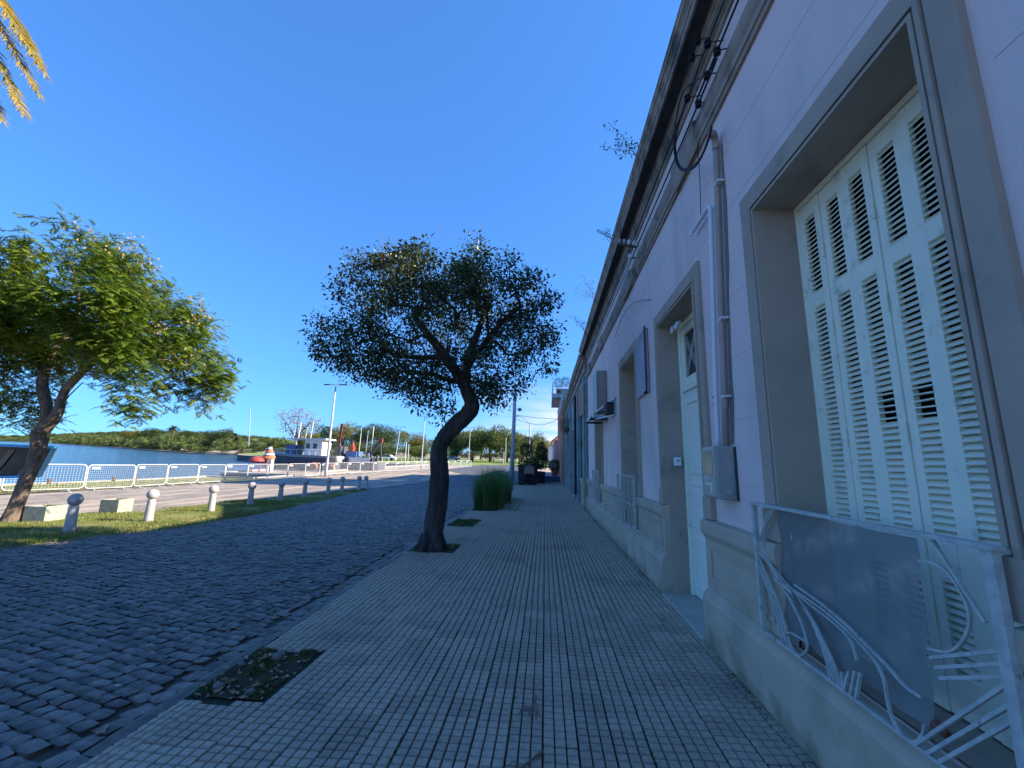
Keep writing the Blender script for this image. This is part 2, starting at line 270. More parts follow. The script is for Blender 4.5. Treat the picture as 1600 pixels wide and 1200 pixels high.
class MB:
    def __init__(s): s.v = []; s.f = []
    def poly(s, pts):
        n = len(s.v); s.v += [tuple(p) for p in pts]; s.f.append(list(range(n, n + len(pts)))); return s
    def box(s, x0, x1, y0, y1, z0, z1, M4=None, skip=()):
        if x0 > x1: x0, x1 = x1, x0
        if y0 > y1: y0, y1 = y1, y0
        if z0 > z1: z0, z1 = z1, z0
        P = [(x0, y0, z0), (x1, y0, z0), (x1, y1, z0), (x0, y1, z0), (x0, y0, z1), (x1, y0, z1), (x1, y1, z1), (x0, y1, z1)]
        if M4 is not None: P = [tuple(M4 @ Vector(p)) for p in P]
        n = len(s.v); s.v += P
        for f in ((0, 3, 2, 1), (4, 5, 6, 7), (0, 1, 5, 4), (1, 2, 6, 5), (2, 3, 7, 6), (3, 0, 4, 7)): s.f.append([n + i for i in f])
        return s
    def beam(s, a, b, w, h=None, up=(0, 0, 1)):
        a = Vector(a); b = Vector(b); h = h or w; d = (b - a); Ln = d.length; d.normalize(); u = Vector(up)
        if abs(d.dot(u)) > .98: u = Vector((1, 0, 0))
        r = d.cross(u).normalized(); u = r.cross(d)
        Mx = Matrix((( r.x, d.x, u.x, a.x), (r.y, d.y, u.y, a.y), (r.z, d.z, u.z, a.z), (0, 0, 0, 1)))
        return s.box(-w / 2, w / 2, 0, Ln, -h / 2, h / 2, Mx)
    def tube(s, pts, rad, n=6, cap=True, flat=None):
        pts = [Vector(p) for p in pts]
        if not hasattr(rad, '__len__'): rad = [rad] * len(pts)
        base = len(s.v); up = None
        for i, p in enumerate(pts):
            d = (pts[min(i + 1, len(pts) - 1)] - pts[max(i - 1, 0)])
            if d.length < 1e-9: d = Vector((0, 0, 1))
            d.normalize()
            if up is None:
                up = Vector((0, 0, 1)) if abs(d.z) < .9 else Vector((1, 0, 0))
            r = d.cross(up)
            if r.length < 1e-4: r = d.cross(Vector((0.3, 1, .1)))
            r.normalize(); up = r.cross(d).normalized()
            for k in range(n):
                a = 2 * PI * k / n; q = p + (r * math.cos(a) + up * math.sin(a)) * rad[i]
                s.v.append(tuple(q))
        for i in range(len(pts) - 1):
            for k in range(n):
                a = base + i * n + k; b = base + i * n + (k + 1) % n; s.f.append([a, b, b + n, a + n])
        if cap:
            s.f.append([base + k for k in range(n)][::-1]); e = base + (len(pts) - 1) * n; s.f.append([e + k for k in range(n)])
        return s
    def lathe(s, prof, c=(0, 0, 0), n=20):
        base = len(s.v)
        for r, z in prof:
            for k in range(n):
                a = 2 * PI * k / n; s.v.append((c[0] + r * math.cos(a), c[1] + r * math.sin(a), c[2] + z))
        for i in range(len(prof) - 1):
            for k in range(n):
                a = base + i * n + k; b = base + i * n + (k + 1) % n; s.f.append([a, b, b + n, a + n])
        s.f.append([base + k for k in range(n)][::-1]); e = base + (len(prof) - 1) * n; s.f.append([e + k for k in range(n)])
        return s
    def extr(s, prof, y0, y1):            # closed (x,z) profile swept along y
        n = len(prof); b = len(s.v)
        s.v += [(x, y0, z) for x, z in prof] + [(x, y1, z) for x, z in prof]
        for i in range(n):
            j = (i + 1) % n; s.f.append([b + i, b + j, b + n + j, b + n + i])
        s.f.append([b + i for i in range(n)][::-1]); s.f.append([b + n + i for i in range(n)]); return s
    def build(s, name, m, parent=None, smooth=False, local=False, bevel=0):
        me = bpy.data.meshes.new(name); V = s.v
        if parent is not None and not local:
            L0 = parent.location
            if parent.parent is not None: L0 = L0 + parent.parent.location
            V = [(x - L0[0], y - L0[1], z - L0[2]) for x, y, z in V]
        me.from_pydata(V, [], s.f); me.update()
        if smooth: me.polygons.foreach_set('use_smooth', [True] * len(me.polygons))
        me.materials.append(m); o = bpy.data.objects.new(name, me); link(o, parent)
        if bevel:
            md = o.modifiers.new('bevel', 'BEVEL'); md.width = bevel; md.segments = 2; md.limit_method = 'ANGLE'
        return o
def obj(name, me, parent=None, loc=(0, 0, 0), rot=(0, 0, 0)):
    o = bpy.data.objects.new(name, me); o.location = loc; o.rotation_euler = rot; return link(o, parent)
def copy_tree(o, parent=None):
    c = o.copy(); COL.objects.link(c); c.parent = parent
    for ch in list(o.children): copy_tree(ch, c)
    return c
def shade_auto(o):
    return o

# ---------------------------------------------------------------- ground
def Lv(x, y): return -.9 - .0101 * x + .0218 * y
def G(x, y):
    l = Lv(x, y); return .5 * (l + math.sqrt(l * l + .004))
def WZ(x, y): return -2.5 - .0101 * x + .0218 * y

SH = [(-200, -27), (32.6, -27), (32.7, -23), (38, -23), (38.1, -30), (46, -31), (46.1, -24.5), (66, -24.5), (82, -22.5), (84, -36), (95, -60),
      (120, -90), (150, -112), (186, -122), (190, -168), (244, -243), (318, -345), (560, -700), (2600, -3100)]
def xs(y):
    for (a, b), (c, d) in zip(SH, SH[1:]):
        if a <= y <= c: return b + (d - b) * (y - a) / (c - a)
    return SH[-1][1]
def land():
    ys = sorted(set([y for y, _ in SH] + [-60, -20, 0, 5, 10, 15, 20, 25, 29, 35, 42, 50, 55, 60, 72, 78, 90, 105, 135, 165, 220, 280, 400, 800, 1500]))
    mb = MB(); rows = []
    for y in ys:
        x0 = xs(y); cols = [x0, x0 + .4] + [max(x0 + .8 + i * .01, c) for i, c in enumerate((-19, -12, -6, 0, 8, 40, 200, 3200))]
        zz = [G(x, y) - .09 for x in cols]
        if y >= 150: zz[0] = WZ(x0, y) + .15; zz[1] = zz[0] + .1
        rows.append([(x, y, z) for x, z in zip(cols, zz)])
    W_ = len(rows[0])
    for r in rows: mb.v += r
    for i in range(len(rows) - 1):
        for k in range(W_ - 1):
            a = i * W_ + k; mb.f.append([a, a + 1, a + 1 + W_, a + W_])
    o = mb.build('ground', M['ochre']); tag(o, kind='structure')
    # skirt
    sk = MB()
    for i in range(len(rows) - 1):
        a = rows[i][0]; b_ = rows[i + 1][0]
        sk.poly([a, b_, (b_[0], b_[1], b_[2] - 4), (a[0], a[1], a[2] - 4)])
    tag(sk.build('quay_wall', M['quay']), kind='structure')
    cp = MB()
    for i in range(len(rows) - 1):
        y = ys[i]
        if -60 <= y < 82:
            a = rows[i][0]; b_ = rows[i + 1][0]
            cp.beam((a[0] + .17, a[1], a[2] + .05), (b_[0] + .17, b_[1], b_[2] + .05), .4, .16)
    tag(cp.build('quay_kerb', M['pierc']), kind='structure')
land()
mb = MB()
for (x0, x1) in ((-9000, -600), (-600, -12)):
    for (y0, y1) in ((-800, 600), (600, 3000)):
        mb.poly([(x0, y0, WZ(x0, y0)), (x1, y0, WZ(x1, y0)), (x1, y1, WZ(x1, y1)), (x0, y1, WZ(x0, y1))])
tag(mb.build('river', M['water']), kind='structure')
def sheet(name, m, yl, xl, xr, dz, nx=6):
    mb = MB(); rows = []
    for y in yl:
        a, b_ = xl(y), xr(y); rows.append([(a + (b_ - a) * i / nx, y, G(a + (b_ - a) * i / nx, y) + dz) for i in range(nx + 1)])
    for r in rows: mb.v += r
    for i in range(len(rows) - 1):
        for k in range(nx):
            a = i * (nx + 1) + k; mb.f.append([a, a + 1, a + nx + 2, a + nx + 1])
    return mb.build(name, m)
def lerp(t, a): 
    for (x0, y0), (x1, y1) in zip(a, a[1:]):
        if x0 <= t <= x1: return y0 + (y1 - y0) * (t - x0) / (x1 - x0)
    return a[0][1] if t < a[0][0] else a[-1][1]
VN = [(-10, -9.6), (6, -9.4), (7.6, -8.9), (8.5, -8.5), (9.8, -8.2), (12, -8.2), (16.5, -8.7), (21.7, -9.5), (24.5, -9.95)]
VF = [(-10, -14), (10.3, -13.2), (11.5, -11.75), (13.5, -11.4), (15.2, -11.6), (18, -11.0), (21.7, -10.6), (24.5, -10.05)]
KX = [(-4, -2.35), (4, -2.35), (8, -2.45), (40, -2.5), (90, -2.6)]
yl = [-6, 0, 5, 8, 11, 14, 18, 22, 26, 30, 34, 38, 42, 46, 52, 60, 70, 80, 95]
tag(sheet('promenade', M['promen'], yl, lambda y: max(xs(y), -21.5) + .3, lambda y: -7.9, -.062), kind='structure')
road = sheet('road', M['bed'], yl[:11], lambda y: -9.9, lambda y: lerp(y, KX) - .12, -.056); tag(road, kind='structure')
tag(sheet('far_road', M['farroad'], yl[8:], lambda y: -9.9 if y < 60 else -14, lambda y: lerp(y, KX) - .12, -.03), kind='structure')
tag(sheet('grass_strip', M['dryturf'], [-6, 0, 6, 12, 18, 24, 30, 32.5], lambda y: -26.6, lambda y: -21.3 if y > 16 else -21.9, -.05), kind='structure')
tag(sheet('lawn', M['field'], [86, 95, 110, 130, 150, 170, 185], lambda y: xs(y) + 1 if y < 95 else xs(y) + 2, lambda y: 40, -.04, 10), kind='structure')
def verge():
    mb = MB(); nx = 14; yy = np.arange(-6, 24.6, .35); rows = []
    for y in yy:
        a, b_ = lerp(y, VF), lerp(y, VN)
        rows.append([(a + (b_ - a) * i / nx + random.uniform(-.03, .03), y, -.055 + .075 * math.sin(PI * i / nx) ** .5 + random.uniform(-.006, .006)) for i in range(nx + 1)])
    for r in rows: mb.v += r
    for i in range(len(rows) - 1):
        for k in range(nx):
            a = i * (nx + 1) + k; mb.f.append([a, a + 1, a + nx + 2, a + nx + 1])
    tag(mb.build('grass_verge', M['turf'], smooth=True), kind='structure')
verge()

def blades(name, pts, h, w, m, bend=.5, label=None, cat='grass', kind='stuff', parent=None):
    P = np.asarray(pts, dtype=float); n = len(P); hh = h * rng.uniform(.5, 1.3, n); a = rng.uniform(0, 2 * PI, n)
    dx, dy = np.cos(a) * w, np.sin(a) * w; b = rng.uniform(0, 2 * PI, n); be = bend * hh * rng.uniform(.2, 1, n)
    V = np.zeros((n, 4, 3)); V[:, 0] = P; V[:, 0, 0] -= dx; V[:, 0, 1] -= dy
    V[:, 1] = P; V[:, 1, 0] += dx; V[:, 1, 1] += dy
    mid = P.copy(); mid[:, 0] += np.cos(b) * be * .4; mid[:, 1] += np.sin(b) * be * .4; mid[:, 2] += hh * .6
    V[:, 2] = mid; V[:, 2, 0] += dx * .7; V[:, 2, 1] += dy * .7
    V[:, 3] = P; V[:, 3, 0] += np.cos(b) * be; V[:, 3, 1] += np.sin(b) * be; V[:, 3, 2] += hh
    F = (np.arange(n)[:, None] * 4 + np.array([[0, 1, 2, 3]]))
    me = mesh_np(name, V.reshape(-1, 3), F, m); o = obj(name, me, parent)
    if parent is None: tag(o, label, cat, kind=kind)
    else: tag(o, kind=kind)
    return o
pts = []
while len(pts) < 42000:
    y = random.uniform(4.5, 24.3) if random.random() < .3 else random.uniform(5, 16); a, b_ = lerp(y, VF), lerp(y, VN)
    x = random.uniform(a, b_)
    if random.random() < .5 + .5 * math.sin(x * 2.3 + y) * math.cos(y * 1.7 - x): pts.append((x, y, -.02 + .03 * math.sin(PI * (x - a) / (b_ - a + 1e-6))))
blades('verge_grass', pts, .055, .006, M['grass'], label='short grass growing on the verge between bollards')
pts = [(random.uniform(-26.6, -21.4), random.uniform(6, 32), -.05) for _ in range(9000)]
blades('dry_strip_grass', pts, .12, .012, M['grass'], label='dry grass strip along the quay edge behind the barriers')

# ---------------------------------------------------------------- sidewalk
SOIL = [(-2.5, -1.86, 3.0, 3.74), (-2.6, -1.62, 7.72, 8.62), (-2.6, -1.72, 10.9, 12.3), (-2.6, -1.6, 14.6, 15.4)]
def in_soil(x, y): return any(a < x < b and c < y < d for a, b, c, d in SOIL)
tag(sheet('pavement', M['grout'], [-4, 0, 5, 10, 15, 20, 30, 41.5], lambda y: lerp(y, KX) + .0, lambda y: 1.6, -.022, 4), kind='structure')
pav = bpy.data.objects['pavement']
tag(sheet('kerb', M['kerb'], [-4, 0, 4, 8, 15, 25, 41.5], lambda y: lerp(y, KX) - .13, lambda y: lerp(y, KX), -.05, 1), kind='structure')
kerb = bpy.data.objects['kerb']
def tile_mesh(seed, groove=True):
    r = random.Random(seed); mb = MB(); s = .0652; g = .0028
    for i in range(3):
        for j in range(3):
            x0 = -.0968 + i * .0655; y0 = -.0975 + j * .0658; x1, y1 = x0 + .0600, y0 + .0585; b = .0035; z = r.uniform(-.0012, .0006)
            P = [(x0, y0, -.012), (x1, y0, -.012), (x1, y1, -.012), (x0, y1, -.012), (x0 + b, y0 + b, z), (x1 - b, y0 + b, z), (x1 - b, y1 - b, z), (x0 + b, y1 - b, z)]
            n = len(mb.v); mb.v += P
            for f in ((4, 5, 6, 7), (0, 1, 5, 4), (1, 2, 6, 5), (2, 3, 7, 6), (3, 0, 4, 7)): mb.f.append([n + q for q in f])
    me = bpy.data.meshes.new('tile'); me.from_pydata(mb.v, [], mb.f); me.update(); return me
tms = [tile_mesh(i) for i in range(4)]
spots = []; cut = []
for c in range(-14, 8):
    off = random.uniform(0, .0667); x = -.003 + .2 * c + .1
    for k in range(-6, 205):
        y = k * .2004 + off
        if x > 1.52 or in_soil(x, y) or y > 41.3: continue
        kx = lerp(y, KX) + .004
        if x + .1 < kx + .03: continue
        if x - .1 < kx: cut.append(((x + .1 + kx) / 2, y, (x + .1 - kx) / .2)); continue
        spots.append((x, y))
vis = [s for s in spots if s[1] > 1.75 and not (s[0] > .55 * s[1])]
vis.sort(key=lambda s: s[0] ** 2 + s[1] ** 2)
near = set(vis[:300])
for me in tms: me.materials.append(M['tile'])
for (x, y) in spots:
    if (x, y) in near:
        o = obj('tile', random.choice(tms), pav, (x, y, random.uniform(-.004, .0025)), (random.uniform(-.013, .013), random.uniform(-.013, .013), random.uniform(-.008, .008)))
def scatter_mesh(name, protos, items, m, smooth=False):
    """items: list of (proto, x,y,z, rz, sx,sy,sz, tiltx,tilty)"""
    Vs, Fs = [], []; n = 0
    pv = []
    for me in protos:
        v = np.zeros(len(me.vertices) * 3); me.vertices.foreach_get('co', v); v = v.reshape(-1, 3)
        f = {}
        for p in me.polygons: f.setdefault(len(p.vertices), []).append(list(p.vertices))
        pv.append((v, {k: np.array(a) for k, a in f.items()}))
    FF = {}
    for it in items:
        k, x, y, z, rz, sx, sy, sz, tx, ty = it
        v, f = pv[k]; w = v * (sx, sy, sz); c, s_ = math.cos(rz), math.sin(rz)
        q = np.empty_like(w); q[:, 0] = w[:, 0] * c - w[:, 1] * s_ + x; q[:, 1] = w[:, 0] * s_ + w[:, 1] * c + y; q[:, 2] = w[:, 2] + z + w[:, 0] * tx + w[:, 1] * ty
        Vs.append(q)
        for a, b in f.items(): FF.setdefault(a, []).append(b + n)
        n += len(v)
    return mesh_np(name, np.concatenate(Vs), [np.concatenate(b) for b in FF.values()], m, smooth)
items = [(random.randrange(4), x, y, random.uniform(-.004, .0025), random.uniform(-.007, .007), 1, 1, 1, random.uniform(-.013, .013), random.uniform(-.013, .013)) for (x, y) in spots if (x, y) not in near] + [(random.randrange(4), x, y, random.uniform(-.004, .001), 0, w, 1, 1, 0, random.uniform(-.008, .008)) for x, y, w in cut]
o = obj('tile_field', scatter_mesh('tile_field', tms, items, M['tile_i']), pav); o['kind'] = 'stuff'
# repaired slab
# kerb stones
y = -1.0
while y < 41:
    ln = random.uniform(.7, 1.1) if y > 4.2 else random.uniform(.55, .9)
    x0 = lerp(y, KX) - .125 + random.uniform(-.012, .008); mb = MB()
    ys_ = [0, ln * .33, ln * .66, ln - .015]
    for i in range(4):
        w0 = random.uniform(-.008, .008)
        mb.v += [(x0 + w0, y + ys_[i], -.10), (x0 + w0 + .006, y + ys_[i], -.022 + random.uniform(-.006, .006)), (x0 + .05, y + ys_[i], -.012 + random.uniform(-.008, .004)), (x0 + .105 + w0, y + ys_[i], -.018 + random.uniform(-.008, .006)), (x0 + .112, y + ys_[i], -.10)]
    for i in range(3):
        for k in range(4): a = i * 5 + k; mb.f.append([a, a + 1, a + 6, a + 5][::-1])
    mb.f.append([0, 1, 2, 3, 4]); mb.f.append([19, 18, 17, 16, 15])
    mb.build('kerb_stone', M['kerb'], kerb); y += ln
# soil pits
for k, (a, b, c, d) in enumerate(SOIL):
    mb = MB(); n = 10
    a = max(a, lerp(c, KX) + .0)
    for i in range(n + 1):
        for j in range(n + 1):
            mb.v.append((a + (b - a) * i / n, c + (d - c) * j / n, -.02 + random.uniform(-.008, .012) + (.02 if k == 1 else 0) * math.sin(PI * i / n) * math.sin(PI * j / n)))
    for i in range(n):
        for j in range(n): q = i * (n + 1) + j; mb.f.append([q, q + n + 1, q + n + 2, q + 1])
    tag(mb.build('bare_earth', M['earth'], smooth=True), kind='structure')
    nb = {0: 480, 1: 1300, 2: 1100, 3: 1500}[k]; pp = []
    while len(pp) < nb:
        x, y = random.uniform(a, b), random.uniform(c, d)
        if math.sin(x * 14 + k) * math.cos(y * 11) + random.uniform(-.5, .5) > .22: pp.append((x, y, -.015))
    blades('weeds', pp, .03 if k < 2 else .05, .005, M['grass_dark'], label=['weeds and moss in the nearest earth pit by the kerb', 'weeds round the foot of the bent tree', 'grass patch growing in the second earth pit beyond the tree', 'weeds at the foot of the tall grass clump'][k])
for k, (x, y, r) in enumerate(((-2.12, 3.60, .055), (-2.25, 3.12, .04), (-1.98, 3.07, .035), (-2.32, 3.45, .03))):
    mb = MB(); mb.lathe([(r * .8, -.02), (r, 0), (r * .8, r * .45), (r * .3, r * .62)], (x, y, -.01), 9)
    mb.v = [(a + random.uniform(-.008, .008), b + random.uniform(-.008, .008), c) for a, b, c in mb.v]
    tag(mb.build('stone', M['kerb'], smooth=True), ['largest grey stone at the far end of the nearest earth pit', 'grey stone at the near kerb corner of the earth pit', 'small stone at the near tile side of the earth pit', 'smallest stone beside the kerb in the earth pit'][k], 'stone')
# moss along the wall foot and in seams
pp = []
for _ in range(5200):
    y = random.uniform(1.5, 16) ; pp.append((1.47 - abs(random.gauss(0, .035)) - .02, y, -.006)) if (4.4 > y or y > 5.85) and random.random() < .35 + .5 * math.sin(y * 2.1) ** 2 else None
for _ in range(2200):
    c = random.choice([-.203, -.203, -.803, -.403, .597]); y = random.uniform(1.6, 7)
    if math.sin(y * 3 + c * 9) > .1: pp.append((c + random.gauss(0, .003), y, -.008))
blades('seam_moss', [p for p in pp if p], .014, .003, M['grass_dark'], label='moss and tiny weeds along the wall foot and in the joints between tiles')

# ---------------------------------------------------------------- setts
def sett_mesh(seed):
    r = random.Random(seed); mb = MB(); n = 4; hx, hy = .095, .0665
    for i in range(n):
        for j in range(n):
            u, v = i / 3 * 2 - 1, j / 3 * 2 - 1; cx = 1 - .05 * abs(v) ** 3; cy = 1 - .06 * abs(u) ** 3
            e = max(abs(u), abs(v)); z = .003 if e < .5 else -.009
            mb.v.append((u * hx * cx + r.uniform(-.008, .008), v * hy * cy + r.uniform(-.007, .007), z + r.uniform(-.0045, .0045)))
    ring = [0, 4, 8, 12, 13, 14, 15, 11, 7, 3, 2, 1]
    for k in ring: x, y, z = mb.v[k]; mb.v.append((x * 1.03, y * 1.03, -.05))
    for i in range(3):
        for j in range(3): q = i * 4 + j; mb.f.append([q, q + 4, q + 5, q + 1])
    for k in range(12): a, b = ring[k], ring[(k + 1) % 12]; mb.f.append([a, 16 + k, 16 + (k + 1) % 12, b][::-1])
    me = bpy.data.meshes.new('sett'); me.from_pydata(mb.v, [], mb.f); me.update(); me.materials.append(M['cob'])
    me.polygons.foreach_set('use_smooth', [True] * len(me.polygons)); return me
sms = [sett_mesh(i) for i in range(7)]
st = []; rot = -.27; ca, sa = math.cos(rot), math.sin(rot); row = 0; v = -8.0
while v < 34:
    u = -22 + random.uniform(0, .19)
    hgt = random.uniform(.094, .116)
    while u < 2:
        wd = random.uniform(.115, .175); uc, vc = u + wd / 2, v + hgt / 2 + .025 * math.sin(u * .8 + v * .3)
        x, y = uc * ca - vc * sa, uc * sa + vc * ca
        if y > 1.2 and y < 30 and lerp(y, VN) - .35 < x < lerp(y, KX) - .30 and x > -1.6 * y - 1.5:
            st.append((x, y, wd / .195, hgt / .139))
        u += wd
    v += hgt
yy_ = 1.2
while yy_ < 30: wd = random.uniform(.12, .19); st.append((lerp(yy_, KX) - .205 + random.uniform(-.01, .01), yy_ + wd / 2, .72, wd / .138)); yy_ += wd
st.sort(key=lambda s: s[0] ** 2 + s[1] ** 2)
def sett_z(x, y): return -.034 + .012 * math.sin(x * 1.3 + y * .7) * math.cos(y * .9) + random.uniform(-.007, .007)
st_vis = [s for s in st if s[1] > 1.9 and s[0] > -1.22 * s[1]]; nearS = set(st_vis[:300])
items = []
for s in st:
    x, y, sx, sy = s; rr = rot + random.uniform(-.07, .07); z = sett_z(x, y)
    if s in nearS:
        o = obj('sett', random.choice(sms), road, (x, y, z), (random.uniform(-.06, .06), random.uniform(-.06, .06), rr)); o.scale = (sx, sy, 1)
    else: items.append((random.randrange(7), x, y, z, rr, sx, sy, 1, random.uniform(-.06, .06), random.uniform(-.06, .06)))
o = obj('sett_field', scatter_mesh('sett_field', sms, items, M['cob_i'], True), road); o['kind'] = 'stuff'
print('setts', len(st), 'tiles', len(spots))

# ---------------------------------------------------------------- lilac house
H = thing('lilac_house', (1.5, 8, 0), 'long lilac single-storey house with taupe window surrounds and heavy cornice beside the pavement', 'house')
XW = 1.56; XD = 1.85
OP = [(1.62, 3.0, .48, 3.44), (4.36, 5.76, .02, 3.44), (7.34, 8.72, .50, 3.50), (11.95, 13.35, .52, 3.55)]
def wall_open(mb, y0, y1, z0, z1, X, ops, depth):
    ys = sorted({y0, y1, *[o[0] for o in ops], *[o[1] for o in ops]}); zs = sorted({z0, z1, *[o[2] for o in ops], *[o[3] for o in ops]})
    ys = [y for y in ys if y0 <= y <= y1]; zs = [z for z in zs if z0 <= z <= z1]
    for a, b in zip(ys, ys[1:]):
        for c, d in zip(zs, zs[1:]):
            my, mz = (a + b) / 2, (c + d) / 2
            if any(o[0] < my < o[1] and o[2] < mz < o[3] for o in ops): continue
            mb.poly([(X, b, c), (X, a, c), (X, a, d), (X, b, d)])
def reveals(mb, ops, X, XB):
    for a, b, c, d in ops:
        mb.poly([(X, b, c), (X, b, d), (XB, b, d), (XB, b, c)]); mb.poly([(X, a, c), (XB, a, c), (XB, a, d), (X, a, d)])
        mb.poly([(X, a, d), (XB, a, d), (XB, b, d), (X, b, d)]); mb.poly([(X, a, c), (X, b, c), (XB, b, c), (XB, a, c)])
YE = 15.8
mb = MB(); wall_open(mb, -8, YE, 0, 5.7, XW, OP, .3)
mb.poly([(XW, YE, 0), (XW, YE, 5.7), (6, YE, 5.7), (6, YE, 0)]); mb.poly([(XW, -8, 5.7), (6, -8, 5.7), (6, YE, 5.7), (XW, YE, 5.7)]); mb.poly([(6, -8, 0), (6, YE, 0), (6, YE, 5.7), (6, -8, 5.7)]); mb.poly([(XW, -8, 0), (6, -8, 0), (6, -8, 5.7), (XW, -8, 5.7)])
mb.build('wall', M['lilac'], H)
for op in OP:
    a, b, c, d = op; mb = MB(); reveals(mb, [op], XW + .02, XD + .06); mb.build('reveal', M['taupe'], H)
    mb = MB(); mb.poly([(XD + .05, a, c), (XD + .05, b, c), (XD + .05, b, d), (XD + .05, a, d)]); mb.build('dark_room', M['dark'], H)
# scored render joints: thin raised courses
mb = MB()
for z in (1.42, 1.94, 2.46, 2.98, 3.75, 4.27):
    for a, b in ((-3, 1.38), (3.26, 4.12), (6.0, 7.1), (8.95, 11.7), (13.6, YE - .3)) if z < 3.6 else ((-3, YE - .3),):
        mb.box(XW - .0015, XW + .01, a, b, z, z + .004)
mb.build('scored_joint', mat('joint_shade', (.58, .48, .48), None, .9), H)
# plinth
PR = [(XW + .02, 0), (1.46, 0), (1.46, .385), (1.472, .405), (1.478, .43), (1.495, .445), (1.52, .47), (XW + .02, .475)]
segs = [(-4, 4.36), (5.76, YE)]
for a, b in segs: mb = MB(); mb.extr(PR, a, b); mb.build('base_course', M['plinth'], H)
UP = [(XW + .02, .475), (1.515, .475), (1.515, .90), (1.50, .93), (1.482, .95), (1.475, .975), (1.475, 1.055), (1.49, 1.07), (XW + .02, 1.085)]
for a, b in ((-4, 1.60), (3.02, 4.36), (5.76, 7.32), (8.74, 11.93), (13.37, YE)):
    mb = MB(); mb.extr(UP, a, b); mb.build('dado', M['plinth'], H)
    w = b - a
    if w > .8:
        k = max(1, int(w / 2.0)); 
        for i in range(k):
            p, q = a + w * i / k + .13, a + w * (i + 1) / k - .13; mb = MB()
            for (y0, y1, z0, z1) in ((p, q, .56, .585), (p, q, .83, .855), (p, p + .025, .585, .83), (q - .025, q, .585, .83)): mb.box(1.500, 1.52, y0, y1, z0, z1)
            mb.box(1.507, 1.519, p + .06, q - .06, .625, .79)
            mb.build('dado_panel', M['plinth'], H, bevel=.004)
    # vertical joints of the dado cap
# casings
def frame_layer(mb, y0, y1, zt, zb, oi, oo, xf):
    # mitred band between offsets oi..oo outward from the opening, front at xf
    xb = XW + .02
    def ring(o): return [(y0 - o, zb), (y0 - o, zt + o), (y1 + o, zt + o), (y1 + o, zb)]
    I, O = ring(oi), ring(oo)
    for k in range(3):
        a, b, c, d = I[k], I[k + 1], O[k + 1], O[k]
        P = [(xf, *a), (xf, *b), (xf, *c), (xf, *d), (xb, *a), (xb, *b), (xb, *c), (xb, *d)]; n = len(mb.v); mb.v += P
        for f in ((0, 1, 2, 3), (0, 4, 5, 1), (2, 6, 7, 3), (3, 7, 4, 0), (1, 5, 6, 2)): mb.f.append([n + q for q in f])
for a, b, c, d in OP:
    zb = 1.085; mb = MB()
    for oi, oo, xf in ((0, .022, 1.522), (.022, .036, 1.545), (.036, .060, 1.518), (.060, .072, 1.545), (.072, .19, 1.527)): frame_layer(mb, a, b, d, zb + .2, oi, oo, xf)
    mb.build('window_casing' if c > .1 else 'door_casing', M['taupe'], H)
    for s0, s1 in ((a - .2, a), (b, b + .2)): mb = MB(); mb.box(1.508, XW + .02, s0, s1, zb, zb + .2); mb.build('casing_block', M['taupe'], H, bevel=.004)
# cornice
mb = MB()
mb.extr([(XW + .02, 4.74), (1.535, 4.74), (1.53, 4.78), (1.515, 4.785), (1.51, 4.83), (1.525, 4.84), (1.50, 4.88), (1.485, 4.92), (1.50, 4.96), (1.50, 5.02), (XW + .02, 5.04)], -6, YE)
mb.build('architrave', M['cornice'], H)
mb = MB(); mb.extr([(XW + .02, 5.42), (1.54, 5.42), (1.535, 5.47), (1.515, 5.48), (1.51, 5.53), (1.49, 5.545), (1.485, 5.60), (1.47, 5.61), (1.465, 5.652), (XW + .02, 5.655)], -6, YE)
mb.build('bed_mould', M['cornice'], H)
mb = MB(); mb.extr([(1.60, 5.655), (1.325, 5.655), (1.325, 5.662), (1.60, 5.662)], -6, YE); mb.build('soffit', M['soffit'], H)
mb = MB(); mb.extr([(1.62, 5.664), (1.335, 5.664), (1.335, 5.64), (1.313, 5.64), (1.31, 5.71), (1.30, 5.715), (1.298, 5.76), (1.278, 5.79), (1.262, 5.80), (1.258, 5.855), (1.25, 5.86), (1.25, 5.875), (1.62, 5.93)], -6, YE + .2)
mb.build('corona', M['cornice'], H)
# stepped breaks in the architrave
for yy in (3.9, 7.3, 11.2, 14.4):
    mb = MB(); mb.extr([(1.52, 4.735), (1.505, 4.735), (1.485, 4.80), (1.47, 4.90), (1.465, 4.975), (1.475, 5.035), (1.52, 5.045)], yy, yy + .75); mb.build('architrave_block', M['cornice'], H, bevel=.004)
# unseen set-back wall and sloped volume, added to shade the street
mb = MB(); mb.box(1.78, 2.0, -8, 8.4, 5.7, 7.05); mb.box(1.74, 2.03, -8, 8.45, 7.05, 7.12)
mb.build('shade_parapet', M['whitewall'], H)
mb = MB()
n = len(mb.v)
for X in (2.0, 6.0):
    mb.v += [(X, 11.0, 5.7), (X, 15.7, 5.7), (X, 15.7, 8.0), (X, 13.8, 7.1), (X, 11.0, 5.9)]
for f in ([0, 4, 3, 2, 1], [5, 6, 7, 8, 9], [0, 1, 6, 5], [1, 2, 7, 6], [2, 3, 8, 7], [3, 4, 9, 8], [4, 0, 5, 9]): mb.f.append([n + q for q in f])
mb.build('roof', M['rooftile'], H)  # unseen sloping volume added to slant the shadow edge
UB = thing('shade_block', (9, 33, 0), 'tall unseen block added behind the row of low houses to cast shade', 'shadow caster')  # hidden behind the row, added for the shadow band across the promenade
mb = MB(); mb.box(6.6, 14, 29.5, 38, 0, 16.6); mb.build('wall', M['whitewall'], UB)
mb = MB(); mb.box(6.4, 14.2, 29.3, 38.2, 16.6, 16.85); mb.build('roof_slab', M['pierc'], UB)
mb = MB()
